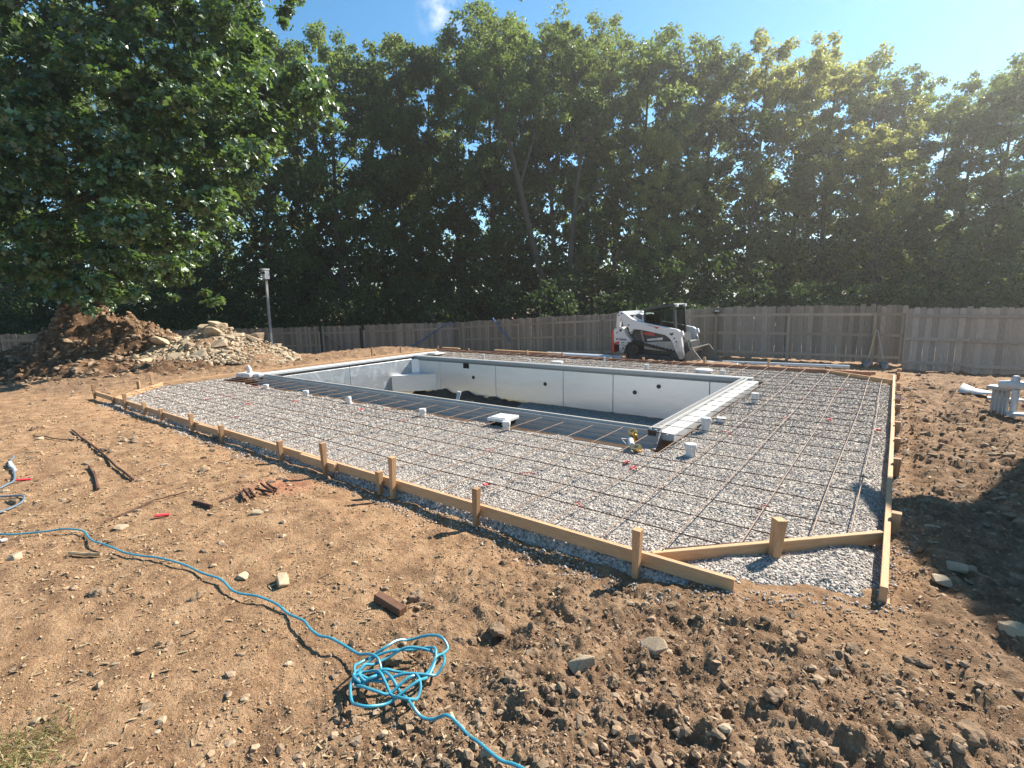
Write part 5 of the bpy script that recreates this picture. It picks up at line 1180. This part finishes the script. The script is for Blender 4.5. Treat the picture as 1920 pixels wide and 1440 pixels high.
MB().add(vs, [(0, 1, 2, 3), (3, 2, 5, 4), (6, 7, 8, 9), (9, 8, 11, 10), (0, 1, 7, 6), (4, 5, 11, 10), (0, 3, 9, 6), (3, 4, 10, 9), (1, 2, 8, 7), (2, 5, 11, 8)]).build('roof', shg, house)
for a in (2.5, 6.0):
    p0, p1 = Vector((*hx(a, 0.58), 3.6)), Vector((*hx(a + 1.1, 0.58), 3.6)); MB().beam(p0, p1, 0.06, 1.3).build('window', mg, house)

# ------------------------------------------------------------------ foliage
def leaves(name, C, Rr, n_per, size, mat, flat=0.75, up_bias=0.5, shape='diamond', szvar=0.35, shell=0.45):
    """clumps of leaf-sized faces: C (m,3) clump centres, Rr (m,) radii"""
    C = np.asarray(C, float); m = len(C); n_per = np.broadcast_to(np.asarray(n_per, int), (m,))
    idx = np.repeat(np.arange(m), n_per); N = len(idx)
    d = rng.normal(size=(N, 3)); d /= np.linalg.norm(d, axis=1)[:, None]
    r_ = (shell + (1 - shell) * rng.random(N)) ** 0.8 * rng.uniform(0.55, 1.15, N)
    P = C[idx] + d * (r_ * np.asarray(Rr)[idx])[:, None] * np.array([1, 1, flat])
    nrm = rng.normal(size=(N, 3)) * 0.75 + np.array([0, 0, up_bias]) + d * 0.5; nrm /= np.linalg.norm(nrm, axis=1)[:, None]
    t = rng.normal(size=(N, 3)) + d * 0.6 - np.array([0, 0, 0.35]); t -= nrm * (t * nrm).sum(1)[:, None]; t /= np.linalg.norm(t, axis=1)[:, None] + 1e-9
    b = np.cross(nrm, t); s = size * rng.uniform(1 - szvar, 1 + szvar, N)
    if shape == 'diamond':
        uv = np.array([(-0.5, 0), (0.02, 0.30), (0.5, 0), (0.02, -0.30)]); lift = np.array([0, 0.08, -0.05, 0.08])
    else:  # lobed oak leaf
        uv = np.array([(-0.5, 0), (-0.12, 0.36), (-0.02, 0.055), (0.26, 0.30), (0.62, 0.0), (0.26, -0.30), (-0.02, -0.055), (-0.12, -0.36)])
        lift = np.array([0, .07, 0, .02, -.09, .02, 0, .07])
    V = P[:, None, :] + s[:, None, None] * (uv[None, :, 0:1] * t[:, None, :] + uv[None, :, 1:2] * b[:, None, :] + lift[None, :, None] * nrm[:, None, :])
    k = len(uv)
    return np_mesh(name, V.reshape(-1, 3), np.arange(N * k).reshape(N, k), mat)

def tree_variant(seed, H=20.0, base=0.22, wide=4.3, ncl=150, lean=0.0, open_=0.0, leafn=165, lsize=0.24, mat=None, trunk_r=0.24):
    r_ = random.Random(seed); tr = MB()
    path = []; px = py = 0
    for i in range(9):
        t = i / 8; path.append(Vector((lean * H * t * 0.2 + 0.25 * math.sin(seed + t * 5), 0.25 * math.cos(seed * 2 + t * 4) - 0.25 * math.cos(seed * 2), H * 0.88 * t)))
    tr.tube([p - Vector((path[0].x, 0, 0)) if False else p for p in path], [trunk_r * (1 - 0.85 * (i / 8)) for i in range(9)], 8)
    def at_h(z):
        t = min(0.999, z / (H * 0.88)) * 8; i = int(t); return path[i].lerp(path[min(i + 1, 8)], t - i)
    C = []; Rr = []
    nl = 27
    for k in range(nl):
        t = base + (1 - base) * (k + r_.random() * 0.7) / nl * 0.93
        z0 = H * t * 0.86; p0 = at_h(z0); a = k * 2.4 + r_.uniform(-.5, .5)
        prof = math.sin(math.pi * min(1, max(0.08, (t - base * 0.55) / (1.02 - base * 0.55)))) ** 0.6
        ln = wide * prof * r_.uniform(0.65, 1.15); rise = ln * r_.uniform(0.25, 0.9)
        p1 = p0 + Vector((math.cos(a) * ln * 0.5, math.sin(a) * ln * 0.5, rise * 0.65)); p2 = p0 + Vector((math.cos(a) * ln, math.sin(a) * ln, rise))
        rr_ = trunk_r * (1 - 0.8 * t) * 0.42
        tr.tube([p0, p1, p2], [rr_, rr_ * 0.6, rr_ * 0.15], 5)
        for u_ in (0.45, 0.78, 1.02) if ln > 1.6 else (0.6, 1.0):
            q = p0.lerp(p1, u_ * 2) if u_ < 0.5 else p1.lerp(p2, u_ * 2 - 1)
            q = q + Vector((r_.gauss(0, 0.35), r_.gauss(0, 0.35), r_.gauss(0.15, 0.3))); big = r_.uniform(0.45, 0.95) * (0.75 + 0.35 * prof)
            if r_.random() < open_: continue
            for _ in range(3):
                C.append(q + Vector((r_.gauss(0, big * 0.75), r_.gauss(0, big * 0.75), r_.gauss(0.0, big * 0.45)))); Rr.append(big * r_.uniform(0.55, 0.95))
    for _ in range(22): C.append(at_h(H * 0.86) + Vector((r_.gauss(0, 1.25), r_.gauss(0, 1.25), r_.triangular(-1.8, H * 0.085, 0.2)))); Rr.append(r_.uniform(0.45, 0.85))
    Rr = np.array(Rr); C = np.array([tuple(c) for c in C])
    npr = (leafn * (Rr / 0.8) ** 2).astype(int)
    return tr.mesh('trunk', M_bark, True), leaves('crown', C, Rr, npr, lsize, mat or M_leafA, 0.75, 0.7, shell=0.35)
TV = [tree_variant(1, 20, 0.10, 3.9, open_=0.12), tree_variant(2, 20, 0.14, 3.3, open_=0.15), tree_variant(3, 20, 0.08, 4.3, open_=0.1), tree_variant(4, 20, 0.2, 3.8, lean=-0.12, open_=0.2),
      tree_variant(5, 20, 0.12, 3.1, open_=0.12), tree_variant(6, 20, 0.24, 4.0, lean=0.1, open_=0.2)]
fw3 = fwd; 
def ray(px, py): return fwd + right * ((px - 960) / 940.79) - up * ((py - 720) / 940.79)
def place_tree(px, topy, D, wpx, v, label, yellow=False, rz=None, sink=0.0):
    top = CAM + ray(px, topy) * D; z0 = gz1(top.x, top.y) - 0.1 - sink
    H = top.z - z0; tr_, cr_ = TV[v]
    o = empty('broadleaf_tree', (top.x, top.y, z0), rz if rz is not None else random.uniform(0, 6.28), label, 'tree', 'trees of the wood behind the fence')
    wsc = H / 19.5; o.scale = (wsc * 0.92, wsc * 0.92, wsc)
    link('trunk', tr_, o); c = link('crown', cr_, o)
    if yellow: c.material_slots[0].link = 'OBJECT'; c.material_slots[0].material = M_leafY
T = [(-30, 60, 38, 230, 0), (90, 90, 40, 220, 2), (230, 70, 38, 230, 4), (350, 85, 41, 210, 1), (460, 75, 39, 190, 2), (545, 70, 40, 150, 0),
     (612, 30, 37, 170, 2), (690, 78, 40, 150, 0), (745, 48, 37, 140, 4), (800, 85, 41, 130, 1), (852, 40, 38, 140, 2), (908, 2, 37, 165, 3), (965, 14, 39, 150, 0),
     (1030, 32, 37, 150, 5), (1095, 24, 39, 130, 1), (1150, 42, 41, 150, 2), (1208, 40, 36, 165, 0), (1272, 48, 39, 150, 4), (1335, 66, 37, 150, 3),
     (1425, 46, 36, 200, 2), (1500, 74, 39, 160, 1), (1572, 60, 36, 175, 0), (1640, 104, 38, 150, 4), (1705, 112, 36, 120, 2), (1790, 168, 31, 90, 1), (1842, 122, 33, 130, 2), (1905, 84, 31, 150, 0), (1985, 60, 31, 180, 4), (2090, 40, 32, 200, 2)]
TL = ['green tree of the wood largely hidden behind the oak'] * 6 + ['tall green tree right beside the oak, its crown rising above the nest box pole', 'dark green tree above the wooden gate, lower than its neighbours',
      'tree with a narrow twin topped crown above the blue strap on the fence', 'dark tree filling the dip in the tree line, right of the twin topped crown', 'green tree under the small cloud, left of the highest crown',
      'highest tree of the wood, its crown reaching the top edge of the picture', 'green tree between the highest crown and the forked trunk', 'open crowned tree directly above the forked trunk', 'green tree peeking out behind the forked trunk',
      'green tree above the rear of the loader', 'rounded green tree above the loader cab', 'green tree above the front of the loader', 'dark green tree in the shallow dip above the loader bucket',
      'broad yellowing tree with the highest crown right of the loader', 'yellowing tree between two broader yellowing crowns right of the loader', 'broad yellowing tree above the shovels', 'green tree right of the yellowing crowns, behind the shorter yellow tree',
      'green tree at the left side of the sky gap above the leaning fence panels', 'small tree at the bottom of the sky gap near the right edge', 'dark tree on the right side of the sky gap', 'large dark tree at the right edge of the picture',
      'tree cut off by the right edge, behind the large dark one', 'tree of the wood outside the right edge of the picture']
for k, (px, ty, D, wp, v) in enumerate(T):
    yl = px in (1425, 1572, 1500)
    place_tree(px, ty, D, wp, v, TL[k], yl)
place_tree(1668, 200, 31, 165, 0, 'shorter yellowing tree standing in front of the others at the right', True)
place_tree(1250, 215, 33, 120, 4, 'slender yellow green tree in front of the wood right of the forked trunk', True)
# two trees with bare visible trunks behind the loader
def bare_tree(pts, D, forks, label, crown):
    base = CAM + ray(*pts[0]) * D; bz = gz1(base.x, base.y)
    o = empty('broadleaf_tree', (base.x, base.y, bz), 0, label, 'tree', 'trees of the wood behind the fence')
    def W(p, dd=0): q = CAM + ray(*p) * (D + dd); return q - Vector((base.x, base.y, bz))
    mb = MB(); P = [Vector((0, 0, -0.2))] + [W(p) for p in pts]
    mb.tube(P, [0.30] + [0.24 - 0.17 * i / len(pts) for i in range(len(pts))], 9)
    for f_ in forks: mb.tube([W(p, 0.3 * i) for i, p in enumerate(f_)], [0.12 - 0.09 * i / (len(f_) - 1) for i in range(len(f_))], 7)
    mb.build('trunk', M_bark, o, True)
    C = []; Rr = []
    for px, py, sx, sy, n_ in crown:
        for _ in range(n_): C.append(tuple(W((random.gauss(px, sx), random.gauss(py, sy)), random.uniform(-2.2, 2.2)))); Rr.append(random.uniform(0.4, 0.85))
    link('crown', leaves('crown', C, Rr, 120, 0.19, M_leafA, 0.72, 0.5), o)
bare_tree([(1022, 590), (1016, 520), (995, 440), (975, 350), (955, 270), (945, 170), (930, 90)], 33, [[(975, 350), (1000, 260), (1015, 180)], [(955, 270), (915, 200), (890, 120)]], 'tree with a long bare leaning trunk behind the fence, left of the loader', [(930, 110, 45, 50, 60), (1000, 200, 40, 40, 22), (890, 190, 35, 45, 22)])
bare_tree([(1062, 585), (1068, 500), (1076, 400), (1088, 300)], 34, [[(1088, 300), (1070, 240), (1045, 170), (1035, 110)], [(1088, 300), (1110, 240), (1140, 180), (1150, 110)], [(1076, 400), (1120, 350), (1170, 310)]], 'tree with a trunk forked like a letter Y behind the fence', [(1050, 120, 40, 45, 40), (1140, 120, 40, 45, 36), (1110, 230, 45, 40, 22), (1160, 330, 35, 40, 14)])
# understorey along the back of the fence, and the deeper wood
C = []; Rr = []
for k in range(1700):
    px = random.uniform(-300, 2200); far = random.random() < 0.5
    D = random.uniform(31, 37) if far else (random.uniform(27, 33) if px < 1000 else random.uniform(24, 31))
    p = CAM + ray(px, 600) * D
    if p.y < 20.6 and px > 840: p.y = random.uniform(20.8, 24)
    z = gz1(p.x, p.y) + random.random() ** 1.2 * (random.choice([4.0, 6.0, 8.0]) if far else random.choice([1.6, 2.2, 3.0, 4.2]))
    C.append((p.x, p.y, z)); Rr.append(random.uniform(0.5, 1.05))
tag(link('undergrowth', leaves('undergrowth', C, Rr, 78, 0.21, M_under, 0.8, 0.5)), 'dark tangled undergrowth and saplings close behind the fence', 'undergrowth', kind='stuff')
C = []; Rr = []
for k in range(1800):
    px = random.uniform(-380, 2300); D = random.uniform(40, 54); p = CAM + ray(px, 600) * D
    lim = 16 if px < 1650 else 9.5
    C.append((p.x, p.y, gz1(p.x, p.y) + (random.uniform(-0.5, 7) if k % 2 else lim * random.random()))); Rr.append(random.uniform(1.1, 2.0))
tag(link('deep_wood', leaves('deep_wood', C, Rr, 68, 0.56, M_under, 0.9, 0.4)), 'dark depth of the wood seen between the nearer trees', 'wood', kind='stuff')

# ------------------------------------------------------------------ the oak overhanging from the left
POLY = [(-420, -420), (600, -420), (575, -60), (560, 15), (540, 62), (505, 95), (550, 130), (605, 128), (638, 180), (636, 250), (612, 262), (600, 225), (565, 262), (545, 300), (515, 345), (545, 385), (525, 398), (480, 365), (425, 385), (452, 428), (430, 446), (392, 468), (412, 508), (382, 520), (402, 556), (428, 574), (360, 566), (285, 552), (240, 578), (175, 588), (120, 580), (92, 548), (40, 552), (-20, 500), (-160, 520), (-420, 420)]
def inpoly(x, y):
    c = False; j = len(POLY) - 1
    for i in range(len(POLY)):
        xi, yi = POLY[i]; xj, yj = POLY[j]
        if (yi > y) != (yj > y) and x < (xj - xi) * (y - yi) / (yj - yi) + xi: c = not c
        j = i
    return c
ob = CAM + ray(-190, 640) * 17.5
oak = empty('oak_tree', (ob.x, ob.y, gz1(ob.x, ob.y) - 0.2), 0, 'large oak with glossy lobed leaves overhanging from the left edge', 'tree')
OB = Vector(oak.location)
C = []; Rr = []; br = MB()
tk = [Vector((0, 0, -0.3)), Vector((0.1, 0, 2.2)), Vector((0.0, 0.2, 4.5)), Vector((0.2, 0.1, 7.5)), Vector((0.1, 0.3, 11))]
br.tube(tk, [0.48, 0.36, 0.30, 0.22, 0.1], 12)
tips = []
while len(C) < 1050:
    px, py = random.uniform(-420, 660), random.uniform(-420, 590)
    if not inpoly(px, py): continue
    # keep the clump inside the outline, small sprays at its rim
    rim = not all(inpoly(px + dx, py + dy) for dx, dy in ((28, 0), (0, 28), (-10, 20), (22, 20)))
    if (px < -90 and random.random() < 0.85) or (py < -60 and random.random() < 0.6): continue
    D = 17 + random.uniform(-4.2, 5.5) * (0.5 if px > 480 else 1)
    p = CAM + ray(px, py) * D - OB
    C.append(tuple(p)); Rr.append(random.uniform(0.22, 0.34) if rim else random.uniform(0.38, 0.72)); tips.append(p)
for p in random.sample(tips, 46):
    z0 = max(1.6, min(10, p.z - Vector((p.x, p.y)).length * 0.35)); s0 = Vector((0.1, 0.1, z0)); mid_ = s0.lerp(p, 0.55) + Vector((0, 0, 0.5))
    br.tube([s0, s0.lerp(p, 0.3) + Vector((0, 0, 0.45)), mid_, p], [0.06, 0.035, 0.02, 0.006], 5)
br.build('trunk', M_bark, oak, True)
Rr = np.array(Rr)
link('crown', leaves('crown', C, Rr, np.clip((95 * (Rr / 0.5) ** 1.9), 20, 125).astype(int), 0.23, M_oakleaf, 0.6, 0.95, 'lobed', 0.3, 0.2), oak)
